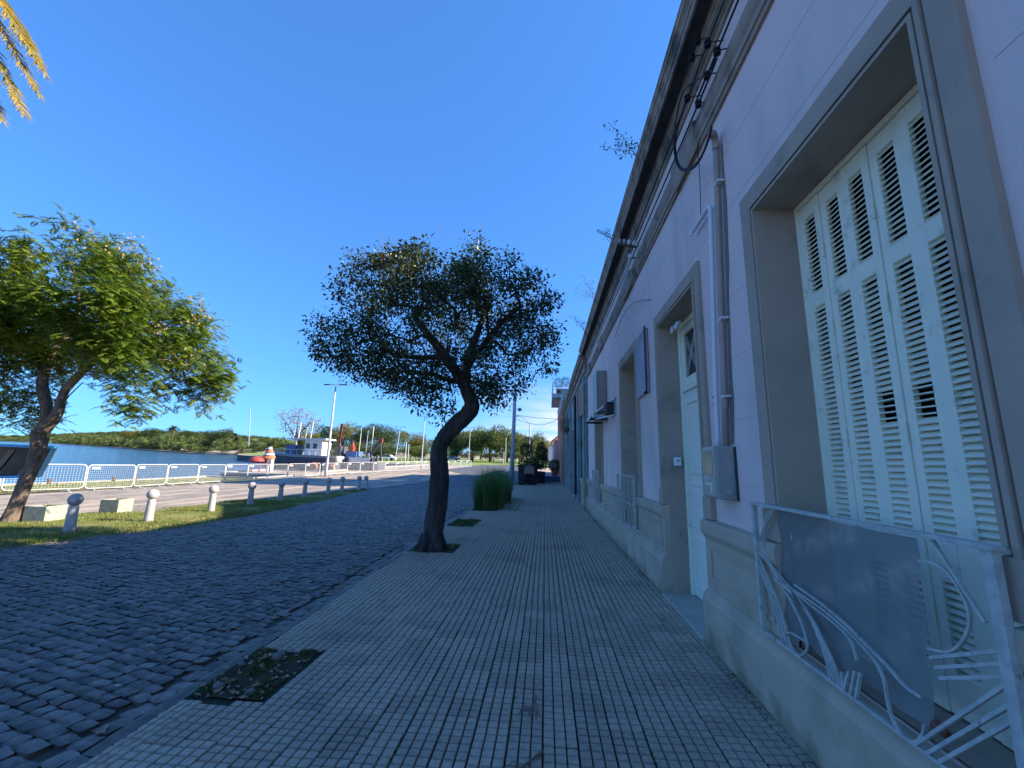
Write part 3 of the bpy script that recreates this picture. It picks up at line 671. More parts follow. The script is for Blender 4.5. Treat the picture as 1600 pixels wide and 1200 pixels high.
for z in (7, 10, 13):
    for y in (31, 34, 37): mb.box(6.57, 6.7, y - .5, y + .5, z - .7, z + .7)
mb.build('window', M['glass'], UB)

slat_me = {}
def slat_mesh(w):
    k = round(w, 3)
    if k not in slat_me:
        mb = MB(); a = math.radians(42); c, s_ = math.cos(a), math.sin(a)
        hw, t, h = w / 2, .0035, .022
        P = []
        for y in (-hw, hw):
            for u, q in ((-h, -t), (h, -t), (h, t), (-h, t)): P.append((u * c - q * s_, y, u * s_ + q * c))
        mb.v = P; mb.f = [[0, 1, 2, 3][::-1], [4, 5, 6, 7], [0, 4, 5, 1][::-1], [1, 5, 6, 2][::-1], [2, 6, 7, 3][::-1], [3, 7, 4, 0][::-1]]
        me = bpy.data.meshes.new('slat'); me.from_pydata(mb.v, [], mb.f); me.update(); me.materials.append(M['mint']); slat_me[k] = me
    return slat_me[k]
def shutters(op, X, nleaf, parts, parent, missing=()):
    a, b, zb, zt = op
    mb = MB(); fr = .045
    mb.box(X - .035, X + .03, a, b, zt - .035, zt); mb.box(X - .035, X + .03, a, a + fr - .02, zb, zt - .035); mb.box(X - .035, X + .03, b - fr + .02, b, zb, zt - .035)
    mb.build('shutter_frame', M['mint'], parent, bevel=.004)
    w = (b - a - 2 * .025) / nleaf; panels = [(zt - .70, zt - .14), (1.255, zt - .80), (.66, 1.06)]
    for i in range(nleaf):
        y1 = b - .025 - i * w; y0 = y1 - w + .003; lx = X + (0.004 if i % 2 else -.004)
        leaf = MB(); stl = .052
        leaf.box(lx - .016, lx + .016, y0, y0 + stl, zb + .01, zt - .038); leaf.box(lx - .016, lx + .016, y1 - stl, y1, zb + .01, zt - .038)
        zz = [zb + .01, *sum([[p[0], p[1]] for p in panels[::-1]], []), zt - .038]
        for c, d in ((zz[0], zz[1]), (zz[2], zz[3]), (zz[4], zz[5]), (zz[6], zz[7])): leaf.box(lx - .0155, lx + .0155, y0 + stl, y1 - stl, c, d)
        leaf.box(lx - .019, lx - .0155, y0 + stl + .012, y1 - stl - .012, 1.075, 1.235)
        lo = leaf.build('shutter_leaf', M['mint'], parent, bevel=.0025)
        if i % 2 == 0:
            for z in (zt - .45, 2.45, 1.75, .9): h = MB(); h.tube([(lx - .022, y0, z - .05), (lx - .022, y0, z + .05)], .007, 8); h.build('hinge', M['mint'], lo)
        sw = w - 2 * stl + .004; yc = (y0 + y1) / 2; field = []
        for pi, (c, d) in enumerate(panels):
            n = int((d - c) / .0325)
            for k in range(n):
                z = c + (k + .5) * (d - c) / n
                ms = any(i == q[0] and q[1] < z < q[2] for q in missing)
                indiv = parts and i < 5 and pi < 2 and (abs(hash((i, k, pi))) % 97 >= 0)
                if indiv:
                    s_ = obj('slat', slat_mesh(sw), lo, (lx - parent.location[0], yc - parent.location[1], z - parent.location[2]))
                    if ms: s_.rotation_euler = (random.uniform(-.04, .04), math.radians(38), random.uniform(-.03, .03))
                    else: s_.rotation_euler = (random.uniform(-.008, .008), random.uniform(-.05, .05), 0)
                else: field.append((0, lx - parent.location[0], yc - parent.location[1], z - parent.location[2], 0, 1, 1, 1, 0, 0))
        if field:
            fo = obj('slat_field', scatter_mesh('slat_field', [slat_mesh(sw)], field, M['mint']), lo); fo['kind'] = 'stuff'
shutters(OP[0], XD, 6, True, H, missing=((2, 1.80, 1.98), (3, 1.80, 1.98)))
shutters(OP[2], XD, 6, False, H)
shutters(OP[3], XD, 6, False, H)
# door
a, b, c, d = OP[1]
mb = MB(); mb.box(XD - .06, XD + .03, a, a + .06, .03, d); mb.box(XD - .06, XD + .03, b - .06, b, .03, d); mb.box(XD - .06, XD + .03, a + .06, b - .06, d - .06, d); mb.box(XD - .055, XD + .03, a + .06, b - .06, 2.52, 2.60)
mb.build('door_frame', M['mint'], H, bevel=.006)
for y0, y1 in ((a + .065, (a + b) / 2 - .002), ((a + b) / 2 + .002, b - .065)):
    mb = MB(); x0 = XD - .025
    mb.box(x0, XD + .015, y0, y1, .04, 2.515)
    for z0, z1 in ((.16, .72), (.84, 1.36), (1.48, 2.38)):
        for p in ((y0 + .08, y1 - .08, z0, z0 + .03), (y0 + .08, y1 - .08, z1 - .03, z1), (y0 + .08, y0 + .11, z0 + .03, z1 - .03), (y1 - .11, y1 - .08, z0 + .03, z1 - .03)): mb.box(x0 - .018, x0 + .002, *p)
        mb.box(x0 - .01, x0 + .002, y0 + .15, y1 - .15, z0 + .07, z1 - .07)
    dl = mb.build('door_leaf', M['door'], H, bevel=.004)
    mb = MB(); mb.box(XD - .03, XD + .01, y0, y1, 2.61, 2.70); mb.box(XD - .03, XD + .01, y0, y1, 3.28, 3.375); mb.box(XD - .03, XD + .01, y0, y0 + .09, 2.70, 3.28); mb.box(XD - .03, XD + .01, y1 - .09, y1, 2.70, 3.28)
    tw = mb.build('transom_window', M['mint'], H, bevel=.004)
    g = MB(); g.box(XD - .004, XD + .002, y0 + .088, y1 - .088, 2.70, 3.28); g.build('pane', M['glass'], tw)
    g = MB(); yc, zc = (y0 + y1) / 2, 2.99
    for dy in (.0, .05, -.05):
        g.tube([(XD - .012, y0 + .10 + max(dy, 0), 2.72 + max(-dy, 0)), (XD - .012, y1 - .10 + min(dy, 0), 3.26 + min(-dy, 0))], .006, 6); g.tube([(XD - .014, y1 - .10 - max(dy, 0), 2.72 + max(-dy, 0)), (XD - .014, y0 + .10 - min(dy, 0), 3.26 + min(-dy, 0))], .006, 6)
    g.build('grille', M['iron'], tw)
mb = MB(); mb.box(1.44, XD, a, b, 0, .03); mb.build('threshold', mat('marble_threshold', (.42, .40, .36), (.36, .34, .30), .5, 3), H, bevel=.006)
# bell and lamp in the doorway
o = thing('door_bell', (1.72, 5.76, 1.62), 'small white square bell push on the far side of the doorway', 'doorbell')
mb = MB(); mb.box(1.66, 1.75, 5.725, 5.76, 1.57, 1.68); mb.build('case', M['plate'], o, bevel=.008)
mb = MB(); mb.lathe([(.016, 0), (.016, .01), (.010, .014)], (0, 0, 0), 12)
mb.v = [(1.705 + x, 5.725 - z, 1.635 + y) for x, y, z in mb.v]; mb.build('button', M['greybox'], o)
o = thing('security_light', (1.72, 5.4, 3.43), 'small twin spotlight under the head of the doorway', 'lamp')
for dy in (-.09, .09):
    mb = MB(); mb.lathe([(.02, 0), (.045, .05), (.05, .09), (.03, .1)], (0, 0, 0), 14); mb.v = [(1.70 - z * .7, 5.4 + dy + y, 3.36 + x - z * .5) for x, y, z in mb.v]; mb.build('lamp_head', M['whitepvc'], o)
mb = MB(); mb.tube([(1.72, 5.3, 3.36), (1.72, 5.4, 3.40), (1.72, 5.5, 3.36)], .01, 6); mb.tube([(1.72, 5.4, 3.40), (1.72, 5.4, 3.44)], .012, 6); mb.build('bracket', M['steel'], o)

# ---------------------------------------------------------------- railings
def P3(pts, X=1.47): return [(X, y, z) for y, z in pts]
def smooth_pts(p, n=5):
    out = []; P = [Vector(q) for q in p]
    for i in range(len(P) - 1):
        p0, p1, p2, p3 = P[max(i - 1, 0)], P[i], P[i + 1], P[min(i + 2, len(P) - 1)]
        for k in range(n):
            t = k / n; out.append(.5 * ((2 * p1) + (p2 - p0) * t + (2 * p0 - 5 * p1 + 4 * p2 - p3) * t * t + (3 * p1 - p0 - 3 * p2 + p3) * t ** 3))
    out.append(P[-1]); return out
R1 = thing('balcony_railing', (1.47, 2.4, .48), 'wrought iron window railing with sweeping curved bars below the nearest shutters', 'railing', 'window railings on the lilac house')
mb = MB()
mb.beam((1.47, 1.575, 1.312), (1.47, 3.265, 1.312), .045, .018); mb.box(1.455, 1.485, 1.585, 1.625, .475, 1.303); mb.box(1.455, 1.485, 3.22, 3.25, .475, 1.303); mb.beam((1.475, 1.62, .486), (1.475, 3.22, .486), .02, .014)
mb.beam((1.47, 1.60, 1.300), (1.56, 1.60, 1.300), .02, .016); mb.beam((1.47, 3.235, 1.302), (1.56, 3.235, 1.302), .02, .016)
mb.build('railing_frame', M['iron'], R1, bevel=.002)
C_ = [[(2.982, 1.307), (3.072, 1.223), (3.176, 1.08)],
 [(2.958, 1.303), (3.077, 1.193), (3.129, 1.11), (3.132, 1.02), (3.089, 0.955), (2.996, 0.904), (2.859, 0.856), (2.701, 0.824), (2.56, 0.802), (2.435, 0.782), (2.358, 0.746), (2.332, 0.675)],
 [(3.234, 0.993), (3.091, 0.939), (2.94, 0.835), (2.829, 0.748), (2.762, 0.67), (2.738, 0.593), (2.749, 0.553), (2.815, 0.5), (2.886, 0.5), (2.935, 0.545), (2.92, 0.587), (2.827, 0.599), (2.74, 0.602)],
 [(3.238, 0.969), (3.031, 0.74), (2.904, 0.492)], [(3.244, 0.934), (3.056, 0.725), (2.944, 0.49)], [(3.24, 0.898), (3.084, 0.707), (2.989, 0.486)],
 [(3.011, 0.9), (2.849, 0.846), (2.712, 0.76), (2.615, 0.663), (2.571, 0.577), (2.549, 0.494)], [(3.0, 0.885), (2.83, 0.836), (2.70, 0.753), (2.605, 0.66), (2.555, 0.582), (2.514, 0.488)],
 [(3.03, 0.87), (2.82, 0.826), (2.68, 0.746), (2.59, 0.657), (2.54, 0.587), (2.479, 0.488)], [(3.05, 0.86), (2.80, 0.816), (2.66, 0.74), (2.575, 0.655), (2.52, 0.592), (2.446, 0.483)],
 [(2.456, 0.572), (2.448, 0.492)], [(2.401, 0.595), (2.45, 0.489)], [(2.355, 0.615), (2.407, 0.491)], [(2.317, 0.626), (2.369, 0.494)],
 [(2.859, 0.856), (2.594, 0.832), (2.415, 0.8), (2.293, 0.76), (2.213, 0.724), (2.17, 0.667), (2.165, 0.595), (2.150, 0.53), (2.114, 0.494), (2.069, 0.487), (2.026, 0.511), (1.991, 0.558), (1.982, 0.591)],
 [(2.805, 0.884), (2.551, 0.851), (2.379, 0.812), (2.248, 0.768), (2.145, 0.733), (2.055, 0.693), (1.978, 0.687)],
 [(1.821, 1.30), (1.661, 1.063)], [(1.894, 1.208), (1.841, 1.215), (1.785, 1.2), (1.74, 1.152), (1.717, 1.089), (1.724, 1.027), (1.766, 0.959), (1.819, 0.912), (1.869, 0.896), (1.91, 0.888)],
 [(1.906, 0.857), (1.630, 0.988)], [(1.891, 0.829), (1.630, 0.951)], [(1.877, 0.799), (1.630, 0.913)], [(2.047, 0.482), (1.630, 0.889)], [(1.995, 0.481), (1.630, 0.831)], [(1.944, 0.483), (1.630, 0.785)]]
for c in C_:
    mb = MB(); q = smooth_pts(P3(c), 5) if len(c) > 2 else [Vector(p) for p in P3(c)]
    if len(c) == 2: mb.beam(q[0], q[1], .012, .022, up=(1, 0, 0)) if False else mb.beam(q[0], q[1], .013, .012, up=(0, 0, 1))
    else:
        b0 = len(mb.v)
        for i, p in enumerate(q):
            d = (q[min(i + 1, len(q) - 1)] - q[max(i - 1, 0)]).normalized(); nn_ = Vector((0, -d.z, d.y)) * .0045
            for sx, sn in ((-.006, -1), (.006, -1), (.006, 1), (-.006, 1)): mb.v.append((p.x + sx, p.y + nn_.y * sn, p.z + nn_.z * sn))
        for i in range(len(q) - 1):
            for k in range(4): a0 = b0 + i * 4 + k; a1 = b0 + i * 4 + (k + 1) % 4; mb.f.append([a0, a1, a1 + 4, a0 + 4])
        mb.f.append([b0, b0 + 1, b0 + 2, b0 + 3][::-1]); e = b0 + (len(q) - 1) * 4; mb.f.append([e, e + 1, e + 2, e + 3])
    mb.build('bar', M['iron'], R1)
# plastic sheet tied behind the bars
SHP = [(3.077, 1.277), (3.10, .9), (3.152, 0.524), (2.704, 0.535), (2.43, 0.55), (2.065, 0.555), (2.023, 0.644), (1.985, .97), (1.943, 1.293)]
mb = MB(); nu, nv = 26, 16
for i in range(nu + 1):
    y = 3.09 - (3.09 - 1.955) * i / nu
    for j in range(nv + 1):
        z1 = 1.285; z0 = .53 if y > 2.9 else .56; t_ = j / nv
        yy = y + (.06 * (1 - t_) if i == 0 else 0) + .05 * (1 - t_) * (i / nu)
        mb.v.append((1.515 + .012 * math.sin(y * 23) * (1 - t_ * .5) + .008 * math.sin(t_ * 17 + y * 9) + random.uniform(-.002, .002), yy, z0 + (z1 - z0) * t_))
for i in range(nu):
    for j in range(nv): a0 = i * (nv + 1) + j; mb.f.append([a0, a0 + 1, a0 + nv + 2, a0 + nv + 1])
o = mb.build('plastic_sheet', M['sheet'], smooth=True)
tag(o, 'wrinkled dark translucent plastic sheet tied behind the curved bars of the nearest railing', 'plastic sheet')
mb = MB(); mb.tube([(1.50, 1.975, .60), (1.51, 1.93, .585)], [.022, .016], 8); o = mb.build('rag', M['pot']); tag(o, 'small reddish rag knotted at the lower corner of the plastic sheet', 'rag')
def small_rail(y0, y1, z0, z1, label):
    t = thing('balcony_railing', (1.45, (y0 + y1) / 2, z0), label, 'railing', 'window railings on the lilac house')
    mb = MB(); X = 1.45
    mb.beam((X, y0, z1), (X, y1, z1), .04, .02); mb.box(X - .015, X + .015, y0, y0 + .03, z0, z1 - .01); mb.box(X - .015, X + .015, y1 - .03, y1, z0, z1 - .01); mb.beam((X, y0 + .03, z0 + .02), (X, y1 - .03, z0 + .02), .02, .015)
    mb.beam((X, y0 + .03, z0 + .42), (X, y1 - .03, z0 + .42), .02, .012)
    mb.build('railing_frame', M['iron'], t); n = 9
    for k in range(n):
        y = y0 + (y1 - y0) * (k + 1) / (n + 1); mb = MB(); s_ = .045 * (-1) ** k
        mb.tube(smooth_pts([(X, y, z0 + .03), (X, y + s_, z0 + .2), (X, y - s_, z0 + .36), (X, y, z0 + .5), (X, y + s_ * .5, z0 + .65), (X, y, z1 - .01)], 3), .007, 5); mb.build('bar', M['iron'], t)
small_rail(7.27, 8.92, .50, 1.39, 'grey iron railing of the second window, just beyond the front door')
small_rail(12.0, 13.45, .55, 1.43, 'grey iron railing of the third window, under the air conditioner')

# ---------------------------------------------------------------- meter box, pipes, wires
o = thing('meter_box', (1.47, 3.85, 1.3), 'grey electricity meter box with clear window on the wall between door and nearest window', 'meter box')
mb = MB(); mb.box(1.405, 1.555, 3.685, 3.985, 1.30, 1.735); mb.build('case', M['greybox'], o, bevel=.012)
mb = MB(); mb.box(1.392, 1.412, 3.70, 3.965, 1.315, 1.725); dr = mb.build('front_cover', mat('cover_plastic', (.40, .42, .36), (.33, .35, .30), .35, 9), o, bevel=.008)
mb = MB(); mb.box(1.388, 1.394, 3.73, 3.935, 1.50, 1.70); mb.build('window', mat('meter_window', (.30, .31, .22), (.20, .22, .17), .2, 14), dr, bevel=.004)
mb = MB(); mb.box(1.386, 1.394, 3.77, 3.90, 1.41, 1.425); mb.box(1.386, 1.394, 3.77, 3.79, 1.35, 1.41); mb.lathe([(.012, 0), (.012, .006)], (0, 0, 0), 10); mb.v[-20:] = [(1.392 - z, 3.86 + x, 1.47 + y) for x, y, z in mb.v[-20:]]; mb.build('latch', M['whitepvc'], dr)
mb = MB(); mb.lathe([(.03, 0), (.03, .008), (.018, .014)], (0, 0, 0), 14); mb.v = [(1.50 + x, 3.685 - z, 1.36 + y) for x, y, z in mb.v]; mb.build('seal_cap', M['greybox'], o)
mb = MB(); mb.box(1.553, 1.561, 3.66, 3.69, 1.29, 1.73); mb.build('back_plate', M['soffit'], o)
o = thing('mauve_pipe', (1.50, 3.7, 1.74), 'mauve painted service pipe rising from the meter box to the cornice', 'pipe')
mb = MB(); pp = [(1.525, 3.77, 1.735), (1.525, 3.72, 2.26), (1.525, 3.63, 3.35), (1.525, 3.567, 3.99), (1.52, 3.515, 4.40)]; mb.tube(pp, .026, 12); mb.build('pipe', M['mauvepipe'], o, smooth=True)
mb = MB(); mb.tube(smooth_pts([(1.52, 3.515, 4.38), (1.51, 3.50, 4.47), (1.48, 3.46, 4.50), (1.45, 3.43, 4.46)], 4), .031, 10); mb.build('weather_head', M['mauvepipe'], o, smooth=True)
for z in (2.15, 2.82, 4.05):
    y = 3.77 - (z - 1.735) * .0955; mb = MB(); mb.tube([(1.525, y, z - .012), (1.525, y, z + .012)], .030, 12); mb.box(1.495, 1.56, y - .07, y - .02, z - .008, z + .008); mb.build('clamp', M['whitepvc'], o)
mb = MB(); mb.tube([(1.525, 3.738, 2.06), (1.525, 3.73, 2.16)], .030, 12); mb.build('coupling', M['mauvepipe'], o)
o = thing('white_conduit', (1.51, 3.87, 1.74), 'white plastic conduit beside the mauve pipe, turning along the wall near its top', 'pipe')
mb = MB(); mb.tube(smooth_pts([(1.505, 3.875, 1.735), (1.505, 3.845, 2.29), (1.505, 3.74, 3.33), (1.505, 3.695, 3.84), (1.505, 3.70, 3.92), (1.505, 3.76, 3.945), (1.505, 4.10, 3.945), (1.49, 4.15, 3.94), (1.48, 4.17, 3.91)], 4), .021, 10); mb.build('pipe', M['whitepvc'], o, smooth=True)
# stained wall strip beside the pipe
mb = MB(); V0 = []
for k in range(15):
    z = 1.75 + k * .19; y = 3.745 - (z - 1.735) * .0955; w = random.uniform(.05, .085) * (1 if k < 13 else .4); V0.append((y, y - w, z))
for (a0, b0, z0), (a1, b1, z1) in zip(V0, V0[1:]): mb.poly([(XW - .003, a0, z0), (XW - .003, b0, z0), (XW - .003, b1, z1), (XW - .003, a1, z1)])
mb.build('bare_patch', mat('bare_render', (.17, .165, .14), (.22, .20, .19), .9, 14, .4, 60), H)
# house number (partly behind the pipe)
cu = bpy.data.curves.new('house_number', 'FONT'); cu.body = '23'; cu.size = .13; cu.extrude = .004
co = bpy.data.objects.new('house_number', cu); COL.objects.link(co)
dg = bpy.context.evaluated_depsgraph_get(); me = bpy.data.meshes.new_from_object(co.evaluated_get(dg)); bpy.data.objects.remove(co)
me.materials.clear(); me.materials.append(M['soffit'])
o = obj('house_number', me, None, (XW - .006, 4.06, 2.12), (PI / 2, 0, -PI / 2)); tag(o, 'dark house number on the lilac wall just left of the pipes', 'house number')
# insulators and cables
def cable(name, pts, r, label, m='black'):
    mb = MB(); mb.tube(smooth_pts(pts, 6), r, 5); o = mb.build(name, M[m], smooth=True); return tag(o, label, 'cable')
ins = [(1.40, 3.45, 5.49), (1.42, 3.29, 5.27), (1.44, 3.17, 5.05), (1.40, 3.61, 5.48), (1.44, 3.40, 5.05), (1.42, 3.85, 5.25), (1.45, 3.66, 5.0)]
lab = ['topmost of the black insulators near the pipe head, just under the soffit', 'black insulator right beside the topmost one under the soffit', 'black insulator on the frieze nearest to the viewer', 'black insulator under the soffit, left of its row', 'black insulator in the middle of the frieze cables', 'lowest left black insulator above the cable loop', 'lowest right black insulator above the cable loop']
for (x, y, z), lb in zip(ins, lab):
    o = thing('insulator', (x, y, z), lb, 'insulator', 'insulators under the cornice')
    mb = MB(); mb.lathe([(.016, -.035), (.03, -.028), (.03, -.01), (.018, -.004), (.018, .004), (.03, .01), (.03, .028), (.014, .036)], (x, y, z), 12); mb.build('body', M['black'], o, smooth=False)
    mb = MB(); mb.tube([(x, y, z), (x + .05, y, z + .02), (1.565, y, z + .03)], .006, 5); mb.build('pin', M['rust'], o)
cable('cable', [(1.40, -3, 5.47), (1.40, 3.45, 5.49), (1.40, 3.61, 5.48), (1.42, 9, 5.46), (1.42, 15.5, 5.45)], .007, 'upper black cable running along under the soffit')
cable('cable', [(1.42, -3, 5.24), (1.42, 3.29, 5.27), (1.42, 3.85, 5.25), (1.42, 9, 5.20), (1.42, 15.5, 5.18)], .008, 'middle black cable running along the frieze')
cable('cable', [(1.44, -3, 5.03), (1.44, 3.17, 5.05), (1.44, 3.40, 5.05), (1.45, 3.66, 5.0), (1.45, 9, 5.06), (1.45, 15.5, 5.05)], .009, 'lowest black cable running along the frieze above the architrave')
cable('drop_cable', [(1.42, 3.85, 5.26), (1.40, 4.12, 5.15), (1.39, 4.2, 4.95), (1.38, 4.05, 4.62), (1.38, 3.75, 4.38), (1.38, 3.5, 4.30), (1.40, 3.34, 4.38), (1.44, 3.38, 4.50)], .010, 'thick black cable looping from the insulators down into the pipe head')
cable('drop_cable', [(1.42, 3.40, 5.05), (1.38, 3.8, 5.3), (1.38, 4.1, 5.22), (1.37, 4.18, 4.9), (1.365, 4.0, 4.55), (1.37, 3.7, 4.33), (1.37, 3.48, 4.27), (1.40, 3.33, 4.36)], .008, 'thinner black cable looping beside the thick one into the pipe head')
cable('hanging_wire', [(1.50, 3.88, 4.75), (1.51, 3.9, 4.4), (1.51, 3.94, 3.95)], .004, 'thin wire hanging straight down the wall from the architrave to the conduit end')
cable('loose_wire', [(1.52, 9.2, 4.35), (1.5, 8.2, 4.45), (1.5, 7.2, 4.35), (1.52, 6.0, 3.95)], .005, 'loose thin wire arching across the wall above the second window')
o = thing('insulator_rack', (1.42, 6.9, 5.1), 'dark iron rack of glass insulators on the frieze above the doorway', 'insulator rack')
mb = MB(); mb.beam((1.24, 6.9, 5.32), (1.50, 6.75, 5.18), .03, .03); mb.beam((1.56, 7.0, 5.1), (1.42, 6.9, 5.08), .03, .03); mb.build('arm', M['rust'], o)
for k in range(4):
    mb = MB(); x = 1.26 + k * .07; mb.lathe([(.02, 0), (.032, .02), (.026, .05), (.03, .07), (.012, .09)], (x, 6.9 - k * .04, 5.34 - k * .035), 10); mb.build('glass_insulator', M['greybox'] if k < 2 else M['whitepvc'], o)
for k in range(2):
    mb = MB(); mb.lathe([(.02, 0), (.032, .02), (.026, .05), (.03, .07), (.012, .09)], (1.42 + k * .05, 6.9, 5.05), 10); mb.build('glass_insulator', M['whitepvc'], o)
# weathered flap shutter on the wall beside window two
o = thing('wall_shutter', (1.53, 6.9, 2.6), 'faded grey metal shutter leaf folded open against the wall beside the second window', 'shutter')
mb = MB(); mb.box(1.515, 1.55, 6.42, 7.12, 2.66, 3.66); mb.build('leaf', mat('faded_metal', (.40, .38, .44), (.33, .33, .38), .7, 3, dirt_shade=(.24, .25, .29), dscale=2.2), o)
mb = MB(); mb.box(1.495, 1.515, 6.40, 6.43, 2.66, 3.68); mb.build('edge_strip', M['soffit'], o)
mb = MB(); mb.lathe([(.02, -.02), (.03, 0), (.02, .02)], (1.49, 6.415, 2.64), 8); mb.build('hook', M['black'], o)
# air conditioner
o = thing('air_conditioner', (1.4, 11.3, 2.6), 'old air conditioner with slatted rack high on the wall between second and third window', 'air conditioner')
mb = MB(); mb.box(1.30, 1.56, 10.9, 11.75, 2.93, 3.98); mb.build('body', M['greybox'], o, bevel=.02)
mb = MB(); mb.box(1.285, 1.30, 10.88, 10.94, 2.9, 3.9); mb.build('edge_trim', M['whitepvc'], o)
for k in range(5): mb = MB(); x = 1.13 + k * .09; mb.box(x, x + .04, 10.8, 11.9, 2.74 + .012 * k, 2.79 + .012 * k); mb.build('rack_slat', M['steel'], o)
for y in (10.85, 11.8): mb = MB(); mb.box(1.12, 1.56, y, y + .04, 2.68, 2.735); mb.build('rack_arm', M['soffit'], o)
o = thing('wall_bracket', (1.5, 10.2, 2.6), 'empty metal frame bracket on the wall beside the air conditioner', 'bracket')
mb = MB(); mb.beam((1.25, 10.8, 2.70), (1.56, 9.6, 2.68), .035); mb.beam((1.25, 10.8, 2.86), (1.56, 9.5, 3.06), .035); mb.beam((1.54, 9.55, 2.66), (1.54, 9.55, 3.06), .035); mb.beam((1.26, 10.8, 2.68), (1.26, 10.8, 2.9), .035); mb.build('frame', M['steel'], o)
mb = MB(); mb.box(1.38, 1.55, 9.7, 10.15, 2.72, 2.98); mb.build('box', M['soffit'], o)

# ---------------------------------------------------------------- plants on the cornice
def leafquads(C, D, Ls, Wd, fold=.25):
    """C centres (n,3), D directions (n,3) unit, lengths, widths -> rhombic folded leaves"""
    n = len(C); up = np.tile(np.array([[0, 0, 1.]]), (n, 1)) + rng.normal(0, .55, (n, 3)); s = np.cross(D, up); s /= (np.linalg.norm(s, axis=1, keepdims=True) + 1e-9)
    nn_ = np.cross(s, D); Ls = Ls[:, None]; Wd = Wd[:, None]
    V = np.empty((n, 4, 3)); V[:, 0] = C; V[:, 1] = C + D * Ls * .5 + s * Wd * .5 + nn_ * Wd * fold; V[:, 2] = C + D * Ls; V[:, 3] = C + D * Ls * .5 - s * Wd * .5 + nn_ * Wd * fold
    b = np.arange(n)[:, None] * 4
    F = np.concatenate([b + np.array([[0, 1, 2]]), b + np.array([[0, 2, 3]])])
    return V.reshape(-1, 3), F
def unit(v): return v / (np.linalg.norm(v, axis=1, keepdims=True) + 1e-9)
def cornice_plant(x, y, z, s, n, label):
    o = thing('cornice_plant', (x, y, z), label, 'plant'); mb = MB(); C = []
    for k in range(6):
        tip = Vector((x - random.uniform(.1, .9) * s, y + random.uniform(-.5, .6) * s, z + random.uniform(.1, 1) * s)); mid = (Vector((x, y, z)) + tip) / 2 + Vector((0, 0, .12 * s))
        q = smooth_pts([(x, y, z), mid, tip], 5); mb.tube(q, .003, 4); C += [p for p in q[3:]]
    mb.build('stem', M['twig'], o)
    A = np.array([C[random.randrange(len(C))] for _ in range(n)]) + rng.normal(0, .035 * s / .4, (n, 3)); V, F = leafquads(A, unit(rng.normal(0, 1, (n, 3))), rng.uniform(.03, .055, n), rng.uniform(.015, .028, n))
    me = mesh_np('leaves', V - np.array([x, y, z]), F, M['shrubleaf']); c = obj('leaves', me, o)
cornice_plant(1.27, 5.45, 5.87, .5, 130, 'leafy weed sprouting highest on the cornice edge')
cornice_plant(1.27, 7.75, 5.87, .35, 60, 'small weed on the cornice edge above the insulator rack')
cornice_plant(1.27, 10.8, 5.87, .6, 130, 'bushy weed on the cornice edge beyond the doorway')
cornice_plant(1.27, 13.6, 5.87, .6, 100, 'farthest weed on the cornice of the lilac house')

# ---------------------------------------------------------------- street tree and left tree
def inpoly(x, z, P):
    c = False; j = len(P) - 1
    for i in range(len(P)):
        if (P[i][1] > z) != (P[j][1] > z) and x < (P[j][0] - P[i][0]) * (z - P[i][1]) / (P[j][1] - P[i][1]) + P[i][0]: c = not c
        j = i
    return c
def edgedist(x, z, P):
    d = 9e9
    for i in range(len(P)):
        a, b = Vector(P[i]), Vector(P[i - 1]); p = Vector((x, z)); t = max(0, min(1, (p - a).dot(b - a) / ((b - a).length_squared + 1e-9))); d = min(d, (p - (a + (b - a) * t)).length)
    return d
def crown_points(outline, Y, n, thick, seed=1, mind=.26):
    r = random.Random(seed); P = [(p.x, p.z) for p in outline]; x0, x1 = min(p[0] for p in P), max(p[0] for p in P); z0, z1 = min(p[1] for p in P), max(p[1] for p in P); out = []
    tries = 0
    while len(out) < n and tries < n * 60:
        tries += 1; x, z = r.uniform(x0, x1), r.uniform(z0, z1)
        if not inpoly(x, z, P): continue
        e = edgedist(x, z, P)
        if e < .12: continue
        th = thick * min(1, (e / 1.5)) ** .5; y = Y + r.choice([-1, 1]) * th * (r.random() ** .5)
        p = Vector((x, y, z))
        if any((p - q).length < mind for q in out): continue
        out.append(p)
    return out
